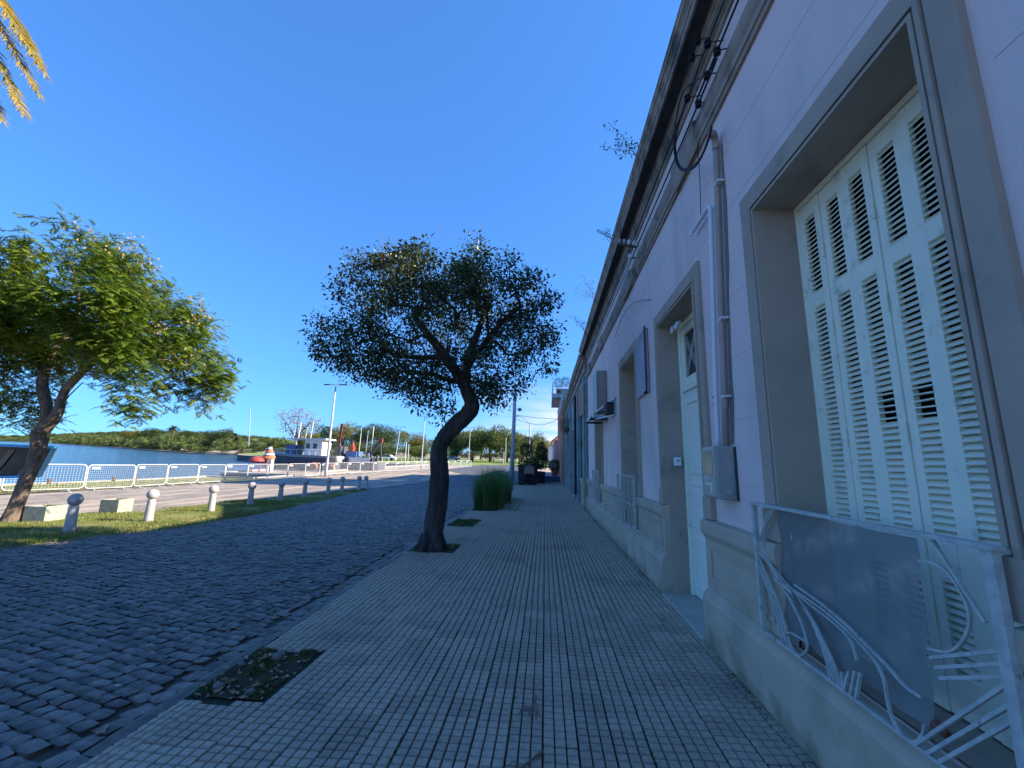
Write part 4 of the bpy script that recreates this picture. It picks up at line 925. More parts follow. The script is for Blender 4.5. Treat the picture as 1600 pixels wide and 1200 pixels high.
def grow(name, trunks, clusters, m, parent, rtip=.006, expo=2.25, rmax=.12, jit=.10, arch=.12):
    """trunks: list of (points, radii). clusters get connected to nearest node."""
    nodes = []; par = []; fixed = []
    for pts, rad, attach in trunks:
        prev = attach
        for p, q in zip(pts, rad):
            nodes.append(Vector(p)); par.append(prev); fixed.append(q); prev = len(nodes) - 1
    nf = len(nodes); cen = nodes[-1]; starts = [i for i in range(nf) if fixed[i] < .145 or i == nf - 1]
    clusters = sorted(clusters, key=lambda c: min((c - nodes[i]).length for i in starts))
    ends = []; paths = []
    cand = list(starts)
    for c in clusters:
        best = min(cand, key=lambda i: (c - nodes[i]).length + (.6 if nodes[i].z > c.z + .2 else 0) * 1.0 + random.uniform(0, .06))
        a = nodes[best]; d = (c - a).length; k = max(2, int(d / .22)); prev = best; path = [best]
        for j in range(1, k + 1):
            t = j / k; p = a.lerp(c, t) + Vector((random.gauss(0, jit), random.gauss(0, jit), random.gauss(0, jit))) * (d * .25) * math.sin(PI * t) + Vector((0, 0, arch * d * math.sin(PI * t)))
            nodes.append(p); par.append(prev); fixed.append(None); prev = len(nodes) - 1; path.append(prev); cand.append(prev)
        ends.append(prev); paths.append(path)
    cnt = [0] * len(nodes)
    for e in ends:
        i = e
        while i is not None and i >= 0: cnt[i] += 1; i = par[i]
    def R(i): return fixed[i] if fixed[i] is not None else min(rmax, rtip * max(cnt[i], 1) ** (1 / expo))
    mb = MB()
    for pth in paths:
        pts = [nodes[i] for i in pth]; rad = [min(R(i), R(pth[1]) * 1.15) for i in pth]
        mb.tube(pts, rad, 5 if rad[0] < .03 else 7, cap=True)
    o = mb.build(name, m, parent, smooth=True); return o, [nodes[e] for e in ends], nodes[nf:]
def trunk_mesh(mb, pts, rad, n=14, seed=0):
    big = n >= 14; S_ = 10 if big else 5; n = 30 if big else n
    q = smooth_pts(pts, S_); rr = []
    for i in range(len(pts) - 1):
        for k in range(S_): rr.append(rad[i] + (rad[i + 1] - rad[i]) * k / S_)
    rr.append(rad[-1]); b = len(mb.v); mb.tube(q, rr, n, cap=True); r = random.Random(seed)
    ph = [r.uniform(0, 6.28) for _ in range(4)]
    for i, p in enumerate(q):
        for k in range(n):
            a = 2 * PI * k / n; f = 1 + .10 * math.sin(2 * a + ph[0] + i * .12) + .07 * math.sin(3 * a + ph[1] - i * .2) + .05 * math.sin(5 * a + ph[2] + i * .3) + r.uniform(-.02, .02) + (.045 * math.sin(9 * a + ph[3] + .8 * math.sin(i * .17)) * (1 + .5 * math.sin(i * .6 + a * 3)) if big else 0)
            v = Vector(mb.v[b + i * n + k]); mb.v[b + i * n + k] = tuple(p + (v - p) * f)
TY = 8.0
def T(px, py, dy=0): p = at(px, py, TY); p.y += dy; return p
tree = thing('street_tree', (-2.04, 8.0, 0), 'bent dark-trunked tree with a wide glossy crown growing from the pavement edge', 'tree')
tp = [at(673, 868, TY), T(675, 850), T(679, 820), T(684, 780), T(687, 740), T(686, 705), T(693, 685), T(712, 664), T(730, 648), T(737, 632), T(729, 610), T(723, 598)]
tr = [.23, .19, .165, .16, .16, .155, .16, .15, .14, .135, .125, .11]
mb = MB(); trunk_mesh(mb, tp, tr, 16, 3)
# roots flare
for a in range(5):
    an = a * 1.3 + .4; mb.tube([(tp[0].x + .12 * math.cos(an), TY + .12 * math.sin(an), .22), (tp[0].x + .22 * math.cos(an), TY + .22 * math.sin(an), .05), (tp[0].x + .33 * math.cos(an), TY + .33 * math.sin(an), -.04)], [.10, .075, .04], 8)
mb.build('trunk', M['bark'], tree, smooth=True)
OC = at(690, 525, TY)
OUT = [at(a, b, TY) for a, b in ((484, 528), (488, 500), (505, 478), (512, 440), (530, 415), (560, 385), (598, 372), (640, 366), (668, 352), (705, 358), (748, 352), (770, 370), (805, 372), (838, 396), (872, 418), (886, 450), (874, 480), (890, 515), (884, 555), (866, 575), (842, 596), (836, 622), (800, 628), (776, 650), (752, 648), (745, 618), (728, 598), (705, 605), (702, 640), (690, 668), (672, 705), (658, 672), (640, 645), (612, 640), (590, 612), (560, 600), (520, 592), (490, 580), (484, 552))]
OUT = [Vector((OC.x + .04 + (p.x - OC.x) * .94, p.y, OC.z - .13 + (p.z - OC.z) * .86)) for p in OUT]
cl = [c for c in crown_points(OUT, TY, 620, 1.7, 5, .18) if math.sin(c.x * 2.9 + 1) * math.sin(c.y * 3.1) + math.sin(c.z * 3.3 + c.x) * .8 > -.78]; print('clusters', len(cl))
limbs = [([T(723, 598), T(716, 585, -.1), T(700, 560, -.25), T(680, 535, -.3), T(655, 505, -.2)], [.13, .10, .085, .07, .05], -1),
         ([T(725, 600), T(728, 575, .1), T(731, 545, .2), T(740, 515, .35), T(752, 480, .4)], [.12, .095, .08, .07, .05], -1),
         ([T(700, 562, -.25), T(670, 552, .3), T(630, 548, .5), T(590, 540, .4)], [.07, .06, .05, .04], -1), ([T(729, 570, .1), T(760, 545, -.3), T(790, 515, -.5), T(815, 490, -.4)], [.07, .06, .05, .04], -1),
         ([T(722, 596), T(690, 585, .5), T(655, 570, .9), T(610, 565, 1.1)], [.07, .055, .045, .035], -1)]
bo, ends, bn = grow('branch', limbs, cl, M['bark'], tree, rtip=.0055, expo=2.2, rmax=.075)
mb = MB()
for pts_, rad_, _ in limbs: trunk_mesh(mb, pts_, rad_, 8, 4)
mb.build('limb', M['bark'], tree, smooth=True)
def leaves(name, cents, per, spread, ln, wd, m, parent, droop=.3):
    C = np.repeat(np.array([list(c) for c in cents]), per, axis=0); n = len(C); off = np.clip(rng.normal(0, 1, (n, 3)), -1.7, 1.7) * np.array([spread, spread, spread * .8]); C = C + off
    D = unit(unit(off) * .7 + rng.normal(0, .7, (n, 3)) - np.array([0, 0, droop])); V, F = leafquads(C, D, rng.uniform(*ln, n), rng.uniform(*wd, n))
    V = V - np.array(parent.location); return obj(name, mesh_np(name, V, F, m), parent)
tw = [bn[random.randrange(len(bn))] for _ in range(300)]
tops = [c for c in ends if c.z > 4.9 and c.x < -.9]
lf = leaves('leaves', ends + tw, 36, .12, (.055, .11), (.028, .052), M['leafA'], tree)
lf2 = leaves('sunlit_leaves', [c for c in tops if random.random() < .3], 12, .17, (.05, .09), (.025, .04), M['leafAy'], tree)  # sun on the upper left put in as yellower leaves
print('leaves', len(lf.data.polygons))
# a few bare sprigs over the crown
mb = MB()
for px, py, qx, qy in ((598, 385, 592, 362), (600, 385, 612, 368), (575, 395, 556, 390), (745, 365, 752, 350), (690, 365, 688, 348)):
    mb.tube([at(px, py, TY), at((px + qx) / 2 + 2, (py + qy) / 2, TY), at(qx, qy, TY)], .005, 4)
mb.build('sprig', M['twig'], tree)

LY = 9.3
def Lp(px, py, dy=0): p = at(px, py, LY); p.y += dy; return p
lt = thing('feathery_tree', tuple(at(15, 822, LY)), 'leaning tree with drooping feathery foliage and seed pods on the left verge', 'tree')
tp = [Lp(12, 826), Lp(22, 800), Lp(36, 765), Lp(50, 730), Lp(60, 700), Lp(66, 672)]
mb = MB(); trunk_mesh(mb, tp, [.21, .155, .135, .13, .13, .155], 14, 8)
a1 = [Lp(66, 676), Lp(72, 655), Lp(72, 630), Lp(66, 605), Lp(70, 580), Lp(84, 548)]; a2 = [Lp(70, 668), Lp(88, 648), Lp(95, 628), Lp(102, 610), Lp(120, 590), Lp(150, 560)]
trunk_mesh(mb, a1, [.17, .13, .12, .11, .10, .07], 12, 9); trunk_mesh(mb, a2, [.16, .11, .09, .085, .08, .06], 12, 10)
mb.tube([Lp(98, 632), Lp(108, 618), Lp(130, 597)], [.02, .015, .01], 6)
mb.build('trunk', M['bark_l'], lt, smooth=True)
OUTL = [at(a, b, LY) for a, b in ((-150, 470), (-110, 420), (-40, 395), (20, 405), (60, 402), (86, 385), (78, 350), (105, 338), (140, 342), (165, 372), (205, 355), (215, 390), (250, 405), (285, 440), (320, 462), (322, 505), (346, 540), (366, 582), (350, 625), (335, 650), (300, 645), (270, 662), (240, 668), (222, 640), (232, 600), (205, 585), (160, 590), (110, 600), (60, 570), (40, 580), (52, 640), (46, 672), (5, 668), (-60, 660), (-120, 610))]
LC = at(100, 500, LY); OUTL = [Vector((LC.x + (p.x - LC.x) * .90, p.y, LC.z - .08 + (p.z - LC.z) * .94)) for p in OUTL]
cl = [c for c in crown_points(OUTL, LY, 420, 1.9, 11, .25) if math.sin(c.x * 2.3 + 2) * math.sin(c.y * 2.7) + .8 * math.sin(c.z * 3.1 - c.x) > -.85]
limbs = [(a1[-2:] + [Lp(100, 510, .2), Lp(110, 470, .2), Lp(115, 420, 0)], [.08, .07, .055, .045, .03], -1), (a2[-2:] + [Lp(182, 532, -.3), Lp(215, 515, -.3), Lp(245, 522, -.1), Lp(272, 555, 0)], [.07, .06, .05, .045, .04, .03], -1),
         ([a1[-2], Lp(40, 545, -.3), Lp(0, 520, -.4), Lp(-50, 520, -.2)], [.07, .055, .045, .035], -1), ([a1[-2], Lp(60, 540, .6), Lp(20, 500, 1.0), Lp(0, 460, 1.0)], [.07, .055, .045, .035], -1)]
bo, endsL, bnL = grow('branch', limbs, cl, M['bark_l'], lt, rtip=.005, rmax=.06)
mb = MB()
for pts_, rad_, _ in limbs: trunk_mesh(mb, pts_, rad_, 8, 4)
mb.build('limb', M['bark_l'], lt, smooth=True)
def fronds(cents, per, parent, m, flen=(.22, .36), spread=.19):
    C = np.repeat(np.array([list(c) for c in cents]), per, axis=0); n = len(C); C = C + rng.normal(0, spread, (n, 3)); az = rng.uniform(0, 2 * PI, n)
    Ln = rng.uniform(*flen, n); H_ = np.stack([np.cos(az), np.sin(az), np.zeros(n)], 1); Vs, Fs = [], []; base = 0; K = 8
    sd_ = np.stack([-np.sin(az), np.cos(az), np.zeros(n)], 1)
    def pos(t): return C + H_ * (Ln * t)[:, None] * .85 + np.array([0, 0, 1.]) * ((.25 * t - .55 * t * t) * Ln)[:, None]
    for k in range(K):
        t = .12 + .88 * k / (K - 1); P = pos(t); tan = pos(min(t + .05, 1.05)) - pos(t - .05); tan = unit(tan); w = Ln * .30 * math.sin(PI * (.12 + .8 * t)) 
        for s in (-1, 1):
            D = unit(sd_ * s + tan * .7 + rng.normal(0, .12, (n, 3)) - np.array([0, 0, .25])); hw = (Ln * .075)[:, None]; L_ = w[:, None]
            V = np.empty((n, 4, 3)); V[:, 0] = P; V[:, 1] = P + D * L_ * .5 + tan * hw; V[:, 2] = P + D * L_; V[:, 3] = P + D * L_ * .5 - tan * hw
            b = base + np.arange(n)[:, None] * 4; Vs.append(V.reshape(-1, 3)); Fs += [b + np.array([[0, 1, 2, 3]])]; base += n * 4
    V = np.concatenate(Vs) - np.array(parent.location); return obj('leaves', mesh_np('leaves', V, np.concatenate(Fs), m), parent)
fo = fronds(endsL + [bnL[random.randrange(len(bnL))] for _ in range(300)], 26, lt, M['leafB']); print('frond faces', len(fo.data.polygons))
mb = MB()
pods = []
for px, py, r in ((110, 350, 12), (135, 365, 14), (180, 380, 12), (205, 375, 10), (225, 415, 14), (240, 412, 10), (310, 470, 12), (315, 490, 12), (285, 500, 14), (250, 510, 10), (300, 555, 12)):
    for _ in range(17):
        p = at(px + random.gauss(0, r), py + random.gauss(0, r * .6), LY - random.uniform(.2, 1.2)); pods.append(p)
A = np.array([list(p) for p in pods]); n = len(A); V, F = leafquads(A, unit(rng.normal(0, .4, (n, 3)) - np.array([0, 0, 1])), rng.uniform(.05, .08, n), rng.uniform(.04, .06, n), .1)
obj('seed_pods', mesh_np('seed_pods', V - np.array(lt.location), F, M['pod']), lt)['kind'] = 'stuff'

# ---------------------------------------------------------------- palm at the top left
PY = 10.5; base_p = at(-330, -420, PY)
pt = thing('palm_tree', (base_p.x, PY, G(base_p.x, PY)), 'tall palm at the upper left, only golden frond tips in the picture', 'palm tree')
mb = MB(); mb.tube([(base_p.x - .4, PY, 0), (base_p.x - .1, PY, base_p.z * .5), (base_p.x, PY, base_p.z - .3)], [.42, .36, .38], 14); mb.build('trunk', M['bark_l'], pt, smooth=True)
def frond(tip_px, tip_py, dy, W_=.85, arch=1.2, n=420):
    tip = at(tip_px, tip_py, PY + dy); a = base_p.copy(); q = []
    for i in range(21):
        t = i / 20; p = a.lerp(tip, t); p.z += arch * math.sin(PI * t ** .8) * 1.0; q.append(p)
    Vs, Fs, b = [], [], 0; mbr = MB(); mbr.tube(q, [.03 - .024 * i / 20 for i in range(21)], 5); mbr.build('rachis', M['palm'], pt)
    for k in range(n * 2):
        t = .12 + .88 * (k // 2 + 1) / n; i = min(int(t * 20), 19); p = q[i].lerp(q[i + 1], t * 20 - i); tan = (q[i + 1] - q[i]).normalized(); sidev = tan.cross(Vector((0, 0, 1))).normalized() * (1 if k % 2 else -1)
        d = (sidev * random.uniform(.2, .6) + tan * .9 + Vector((0, 0, random.uniform(-.45, .25)))).normalized(); ln = W_ * (.75 if t < .9 else .75 * (1.05 - t) / .15 + .15) * random.uniform(.8, 1.15); up = d.cross(tan).normalized(); sidw = sidev * .018 + tan * .006
        m_ = p + d * ln * .5; e = p + d * ln + Vector((0, 0, -.12 * ln))
        Vs += [p - sidw, p + sidw, m_ + sidw, e, m_ - sidw]; Fs.append([b, b + 1, b + 2, b + 3, b + 4]); b += 5
    V = np.array([list(v) for v in Vs]) - np.array(pt.location); obj('frond', mesh_np('frond', V, np.array(Fs), M['palm']), pt)
for tx, ty, dy in ((70, 116, -.2), (61, 148, .4), (38, 178, -.5), (66, 100, .5), (4, 188, .2), (-60, 150, 1.2), (-120, 60, -1.5), (-200, 220, 0), (-600, 100, 0), (-700, -300, 1), (-500, 250, -1), (-330, 260, 1), (-250, 100, 2)):
    frond(tx, ty, dy)

# ---------------------------------------------------------------- bollards
bol = [(-9.685, 8.376), (-9.55, 10.003), (-9.658, 12.098), (-9.837, 14.01), (-9.91, 15.767), (-10.042, 17.635), (-9.9, 19.35), (-10.05, 21.0), (-9.85, 22.5), (-9.75, 23.5)]
B0 = thing('bollard', (bol[0][0], bol[0][1], -.03), '', 'bollard', 'white ball-topped bollards along the grass verge')
mb = MB(); mb.lathe([(.098, 0), (.096, .05), (.088, .3), (.08, .53), (.075, .55)], (0, 0, 0), 20); mb.build('post', M['concrete'], B0, smooth=True, local=True)
mb = MB(); pr = [(.124 * math.sin(a) + .002, .665 - .126 * math.cos(a)) for a in np.linspace(.25, PI - .02, 14)]; mb.lathe(pr, (0, 0, 0), 24); mb.build('ball', M['concrete'], B0, smooth=True, local=True)
blab = ['nearest white ball-topped bollard, close to the leaning tree', 'second nearest bollard, right of the farther concrete trough', 'third nearest bollard, its foot on the leaf-strewn sunny grass', 'fourth nearest bollard, at the edge of the sunlit grass', 'fifth nearest bollard, on shaded grass', 'sixth nearest bollard, on shaded grass before the long shadow', 'bollard directly below the tall double lamp post', 'bollard standing right of the tall lamp post', 'last upright bollard, beside the leaning one', 'farthest bollard, tilted over towards its neighbour']
for i, (x, y) in enumerate(bol):
    b = B0 if i == 0 else copy_tree(B0)
    b.location = (x, y, -.03); b['label'] = blab[i]; b.rotation_euler = (random.uniform(-.02, .02), random.uniform(-.02, .02), random.uniform(0, 6))
    if i == 9: b.rotation_euler = (0, -.24, 0)

# ---------------------------------------------------------------- concrete troughs
def trough(x, y, rz, label):
    t = thing('concrete_trough', (x, y, -.02), label, 'planter', 'concrete troughs on the verge', rz)
    mb = MB(); w, d, h, th = .25, .25, .37, .04
    for (x0, x1, y0, y1) in ((-w, w, -d, -d + th), (-w, w, d - th, d), (-w, -w + th, -d + th, d - th), (w - th, w, -d + th, d - th)): mb.box(x0, x1, y0, y1, 0, h)
    mb.build('trough', M['trough'], t, local=True, bevel=.012)
    mb = MB(); mb.box(-w + th, w - th, -d + th, d - th, .02, h - .05); mb.build('soil', M['earth'], t, local=True)
    pp = [(random.uniform(-w + .06, w - .06), random.uniform(-d + .06, d - .06), h - .06) for _ in range(160)]
    blades('weeds', pp, .05, .005, M['grass_dark'], parent=t)
trough(-11.83, 9.62, .12, 'weathered concrete trough beside the foot of the leaning tree')
trough(-12.0, 11.5, .12, 'cleaner white concrete trough standing farther along the verge')

# ---------------------------------------------------------------- crowd barriers
def barrier_mesh():
    t = thing('crowd_barrier', (0, 0, 0), '', 'barrier', 'white crowd barriers along the quay')
    w, z0, z1, r = 1.0, .13, 1.16, .13; c = []
    for cx, cz, a0 in ((w - r, z1 - r, 0), (-w + r, z1 - r, 90), (-w + r, z0 + r, 180), (w - r, z0 + r, 270)):
        for k in range(5): a = math.radians(a0 + k * 22.5); c.append((cx + r * math.cos(a), 0, cz + r * math.sin(a)))
    c.append(c[0]); mb = MB(); mb.tube(c, .021, 6, cap=False); mb.build('frame', M['fence'], t, local=True, smooth=True)
    mb = MB()
    for i in range(1, 24): x = -w + i * (2 * w / 24); mb.box(x - .0022, x + .0022, -.002, .002, z0 + .02, z1 - .02)
    for i in range(1, 11): z = z0 + i * (z1 - z0) / 11; mb.box(-w + .01, w - .01, -.0045, -.0022, z - .0022, z + .0022)
    o = mb.build('wire_mesh', M['wire'], t, local=True); o['kind'] = 'stuff'
    mb = MB(); mb.box(-w + .14, -w + .46, -.03, -.022, .98, 1.07); mb.build('plate', M['plate'], t, local=True)
    for x in (-.62, .62):
        mb = MB(); mb.tube([(x, 0, .13), (x, 0, .02)], .018, 6); mb.tube([(x, -.3, -.01), (x, -.02, .04), (x, .02, .04), (x, .3, -.01)], .016, 6); mb.build('foot', M['fence'], t, local=True)
    return t
FL = [(-24.6, 8.9), (-22.9, 12.4), (-21.3, 15.57), (-20.4, 17.9), (-20.1, 19.9), (-20.35, 22.0), (-20.6, 24.4), (-20.85, 26.9), (-20.95, 29.2), (-20.9, 31.3), (-20.6, 33.4), (-20.4, 35.6), (-20.3, 37.8), (-20.1, 40.0), (-19.8, 42.2), (-19.5, 44.5), (-19.0, 46.8), (-18.5, 49.0), (-18.0, 51.3), (-17.5, 53.6), (-17.0, 56), (-16.6, 58.3), (-16.1, 60.8), (-15.6, 63.3), (-15.1, 66), (-14.6, 68.7), (-14.1, 71.5), (-13.7, 74.5), (-13.3, 77.5)]
F0 = barrier_mesh()
for i in range(len(FL) - 1):
    a, b_ = Vector(FL[i]), Vector(FL[i + 1]); m_ = (a + b_) / 2; t = F0 if i == 0 else copy_tree(F0); d = b_ - a
    t.location = (m_.x, m_.y, G(m_.x, m_.y) - .055 + (.02 if i % 3 else 0)); t.rotation_euler = (0, (G(*a) - G(*b_)) / d.length, math.atan2(d.y, d.x)); t.scale = (d.length / 2.06, 1, 1.0)
    t['label'] = ['leftmost crowd barrier, partly behind the blue-framed board', 'barrier behind the blue-framed board, left of the leaning trunk', 'barrier straight behind the leaning tree trunk', 'barrier just right of the leaning trunk, behind the nearest bollard', 'barrier with the nearest white plate, between first and second bollard'][i] if i < 5 else 'white crowd barrier, %s to the right of the leaning tree trunk' % (['third', 'fourth', 'fifth', 'sixth', 'seventh', 'eighth', 'ninth', 'tenth', 'eleventh', 'twelfth', 'thirteenth', 'fourteenth', 'fifteenth', 'sixteenth', 'seventeenth', 'eighteenth', 'nineteenth', 'twentieth', 'twenty-first', 'twenty-second', 'twenty-third', 'twenty-fourth', 'twenty-fifth', 'last'][i - 5])

# ---------------------------------------------------------------- blue framed board at far left
bd = thing('sign_board', (-14.6, 11.0, 0), 'black display board with bright blue frame standing at the far left', 'board')
c0, c1, c2, c3 = at(-60, 693, 11.2), at(86, 699, 10.4), at(62, 744, 10.9), at(-75, 748, 11.7)
mb = MB(); off = Vector((.0, .06, 0)); P = [c0, c1, c2, c3]; n = 0
mb.v = [tuple(p) for p in P] + [tuple(p + off) for p in P]; mb.f = [[0, 1, 2, 3], [7, 6, 5, 4], [0, 4, 5, 1], [1, 5, 6, 2], [2, 6, 7, 3], [3, 7, 4, 0]]; mb.build('panel', M['panel'], bd)
mb = MB(); f_ = Vector((0, -.02, 0))
for a, b_ in ((c0, c1), (c1, c2), (c2, c3), (c3, c0)): mb.beam(a + f_, b_ + f_, .07, .07)
mb.build('frame', M['blue'], bd)
mb = MB(); q = lambda u, v: (c0.lerp(c1, u)).lerp(c3.lerp(c2, u), v) + Vector((0, -.012, 0))
for u0, u1, u2, u3 in ((.55, .62, .50, .42), (.88, .93, .86, .74)): mb.poly([q(u0, .12), q(u1, .12), q(u2, .95), q(u3, .95)])
mb.build('reflection_stripe', mat('reflection_grey', (.13, .125, .12), (.09, .085, .08), .4, 3), bd)  # diagonal reflections on the black panel, painted as pale stripes
mb = MB()
for u in (.1, .85):
    p = q(u, 1.0); mb.beam((p.x, p.y + .1, -.06), (p.x, p.y + .1, p.z + .2), .06)
mb.build('post', M['blue'], bd)

# ---------------------------------------------------------------- lamp posts and poles
def lamp(px_base, py_base, px_top, py_top, Y, label, double=True, r=.09):
    b_ = at(px_base, py_base, Y); z0 = G(b_.x, Y); tp_ = at(px_top, py_top, Y)
    o = thing('street_lamp', (b_.x, Y, z0), label, 'street lamp', 'tall quay lamps')
    mb = MB(); mb.tube([(b_.x, Y, z0 - .1), (b_.x, Y, z0 + .5), (tp_.x, Y, tp_.z)], [r * 1.5, r * 1.2, r * .6], 8); mb.build('pole', M['pole'], o, smooth=True)
    w = .9 if double else .5; mb = MB(); mb.beam((tp_.x - w, Y, tp_.z), (tp_.x + w, Y, tp_.z), .06); mb.build('crossarm', M['pole'], o)
    for s in (-1, 1): mb = MB(); mb.box(tp_.x + s * w * .6 - .01, tp_.x + s * (w + .25), Y - .12, Y + .12, tp_.z - .05, tp_.z + .045); mb.build('lamp_head', M['lamp'], o, bevel=.02)
lamp(509, 742, 525, 601, 38, 'nearest tall double-headed lamp post left of the bent tree', r=.11)
lamp(617, 722, 626, 667, 85, 'distant double lamp post between the bent tree and the bare tree')
lamp(658, 730, 664, 650, 60, 'lamp post seen just left of the bent trunk', r=.08)
lamp(676, 727, 689, 650, 75, 'lamp post half hidden by the bent trunk', r=.07)
lamp(732, 722, 735, 668, 100, 'lamp post just right of the bent trunk, before the willows')
o = thing('utility_pole', (-2.6, 33.4, 0), 'pale concrete utility pole on the pavement edge beside the black planters', 'pole')
tpz = at(805, 600, 33.4)
mb = MB(); mb.tube([(-2.6, 33.4, -.05), (-2.5, 33.4, 3.5), (tpz.x, 33.4, tpz.z)], [.20, .15, .12], 12); mb.build('pole', M['pole'], o, smooth=True)
mb = MB(); lpz = at(812, 640, 33.4); mb.lathe([(.05, -.14), (.16, -.06), (.17, .04), (.08, .14)], tuple(lpz), 14); mb.build('globe_lamp', M['greybox'], o, smooth=True)
mb = MB(); mb.beam((tpz.x, 33.4, lpz.z + .02), (lpz.x, 33.4, lpz.z + .05), .04); mb.build('bracket', M['steel'], o)
b_ = at(826, 722, 62); o = thing('arm_lamp', (b_.x, 62, G(b_.x, 62)), 'slender street lamp with a curved arm beyond the planters', 'street lamp')
mb = MB(); mb.tube([(b_.x, 62, G(b_.x, 62)), tuple(at(828, 666, 62))], [.11, .09], 8); mb.tube(smooth_pts([at(828, 666, 62), at(824, 658, 62), at(817, 652, 62), at(809, 650, 62)], 4), .05, 6); mb.build('pole', M['pole'], o, smooth=True)
mb = MB(); q_ = at(809, 650, 62); mb.box(q_.x - .25, q_.x + .15, 61.9, 62.1, q_.z - .07, q_.z + .03); mb.build('lamp_head', M['lamp'], o)
for (a, b_, c, lb) in (((804, 648, 33.4), (840, 653, 36), (876, 655, 38), 'upper overhead wire from the utility pole to the far houses'), ((804, 655, 33.4), (845, 664, 36), (872, 655, 38), 'sagging overhead wire from the utility pole to the far houses')):
    cable('overhead_wire', [at(*a), at(*b_), at(*c)], .018, lb)
for (x0, y0, h0, Y, lb) in ((1, 0, 0, 0, ''),): pass
for k, (px, pt_, pb, Y, lb) in enumerate(((633, 690, 722, 95, 'slim white mast left of the bent trunk, before the trees'), (637, 694, 722, 100, 'slim white mast beside its taller twin, left of the bent trunk'), (790, 684, 717, 110, 'thin white post among the willows'), (787, 706, 722, 105, 'short white lamp post at the lawn edge'))):
    p = at(px, pb, Y); q_ = at(px + 1.5, pt_, Y); mb = MB(); mb.tube([(p.x, Y, G(p.x, Y)), (p.x + .02, Y, q_.z)], .07, 6); o = mb.build('mast', M['whitepvc']); tag(o, lb, 'mast')

# ---------------------------------------------------------------- tall grass clump
def reeds(x, y, w, d, h, n, label):
    t = thing('tall_grass_clump', (x, y, 0), label, 'ornamental grass')
    pts = [(random.uniform(-w, w) * .95, random.uniform(-d, d), 0) for _ in range(n)]
    P = np.array(pts); nn_ = len(P); a = rng.uniform(0, 2 * PI, nn_); hh = h * rng.uniform(.45, 1.15, nn_) * (1 - .28 * (P[:, 0] / w) ** 2); lean = rng.uniform(.05, .35, nn_) + .55 * (rng.uniform(0, 1, nn_) > .72)
    dirx = np.cos(a) * lean * hh * .6 + P[:, 0] / w * .14; diry = np.sin(a) * lean * hh * .6 + P[:, 1] / d * .14; V = []; F = []
    for s in range(3):
        t0, t1 = s / 3, (s + 1) / 3
        for (tt) in (t0, t1): pass
    K = 4; V = np.zeros((nn_, (K + 1) * 2, 3)); wx, wy = -np.sin(a) * .006, np.cos(a) * .006
    for k in range(K + 1):
        tt = k / K; f = (1 - tt * .85); V[:, 2 * k, 0] = P[:, 0] + dirx * tt ** 2 - wx * f; V[:, 2 * k, 1] = P[:, 1] + diry * tt ** 2 - wy * f; V[:, 2 * k + 1, 0] = P[:, 0] + dirx * tt ** 2 + wx * f; V[:, 2 * k + 1, 1] = P[:, 1] + diry * tt ** 2 + wy * f
        V[:, 2 * k, 2] = V[:, 2 * k + 1, 2] = hh * (tt - .12 * tt ** 3)
    b = np.arange(nn_)[:, None] * (K + 1) * 2; F = np.concatenate([b + np.array([[2 * k, 2 * k + 1, 2 * k + 3, 2 * k + 2]]) for k in range(K)])
    obj('blades', mesh_np('blades', V.reshape(-1, 3), F, M['reed']), t)
    m2 = rng.choice(nn_, nn_ // 7); V2 = V[m2].copy(); V2[:, :, 2] *= .8; b = np.arange(len(m2))[:, None] * (K + 1) * 2; F = np.concatenate([b + np.array([[2 * k, 2 * k + 1, 2 * k + 3, 2 * k + 2]]) for k in range(K)])
    V2[:, :, :2] *= 1.04; obj('dry_blades', mesh_np('dry_blades', V2.reshape(-1, 3), F, M['reedry']), t)
reeds(-1.98, 15.6, .5, .5, 1.5, 2300, 'nearer clump of tall green grass at the pavement edge beyond the bent tree')
reeds(-1.95, 18.3, .46, 1.2, 1.45, 3000, 'farther clump of tall green grass behind the nearer one')
pp = [(random.choice([-1, 1]) * min(abs(random.gauss(0, .45)), .95) - 1.9, random.uniform(14.9, 20.2), -.01) for _ in range(3000)]; pp = [p for p in pp if p[0] > -2.48]
blades('edge_grass', pp, .06, .006, M['grass_dark'], label='low grass spreading over the tiles beside the tall clumps')

# ---------------------------------------------------------------- steps, planters, pots at the far end of the pavement
mb = MB()
for k in range(3): mb.box(-.85, 1.75, 41.5 + .32 * k, 41.5 + .32 * (k + 1), -.05, .15 * (k + 1))
st_ = mb.build('steps', M['stepblue'], bevel=.01); tag(st_, 'three dark blue steps rising across the far pavement', 'steps')
for k in range(3): mb = MB(); mb.box(-.86, 1.76, 41.485 + .32 * k, 41.53 + .32 * k, .15 * (k + 1) + .002, .15 * (k + 1) + .014); mb.build('nosing', M['bluedoor'], st_)
mb = MB(); mb.box(-1.3, 1.75, 42.46, 62, -.1, .45); tag(mb.build('terrace', mat('terrace_paving', (.28, .27, .28), (.22, .21, .22), .8, 1)), kind='structure')
def foliage_ball(c, r, n, m, parent, ln=(.05, .1), sq=1.0):
    d = unit(rng.normal(0, 1, (n, 3))); rr = r * rng.uniform(.55, 1.05, n)[:, None]; C = np.array([list(c)]) + d * rr * np.array([1, 1, sq]); V, F = leafquads(C, unit(d + rng.normal(0, .6, (n, 3))), rng.uniform(*ln, n), rng.uniform(ln[0] * .5, ln[1] * .5, n)); return obj('leaves', mesh_np('leaves', V - np.array(parent.location), F, m), parent)
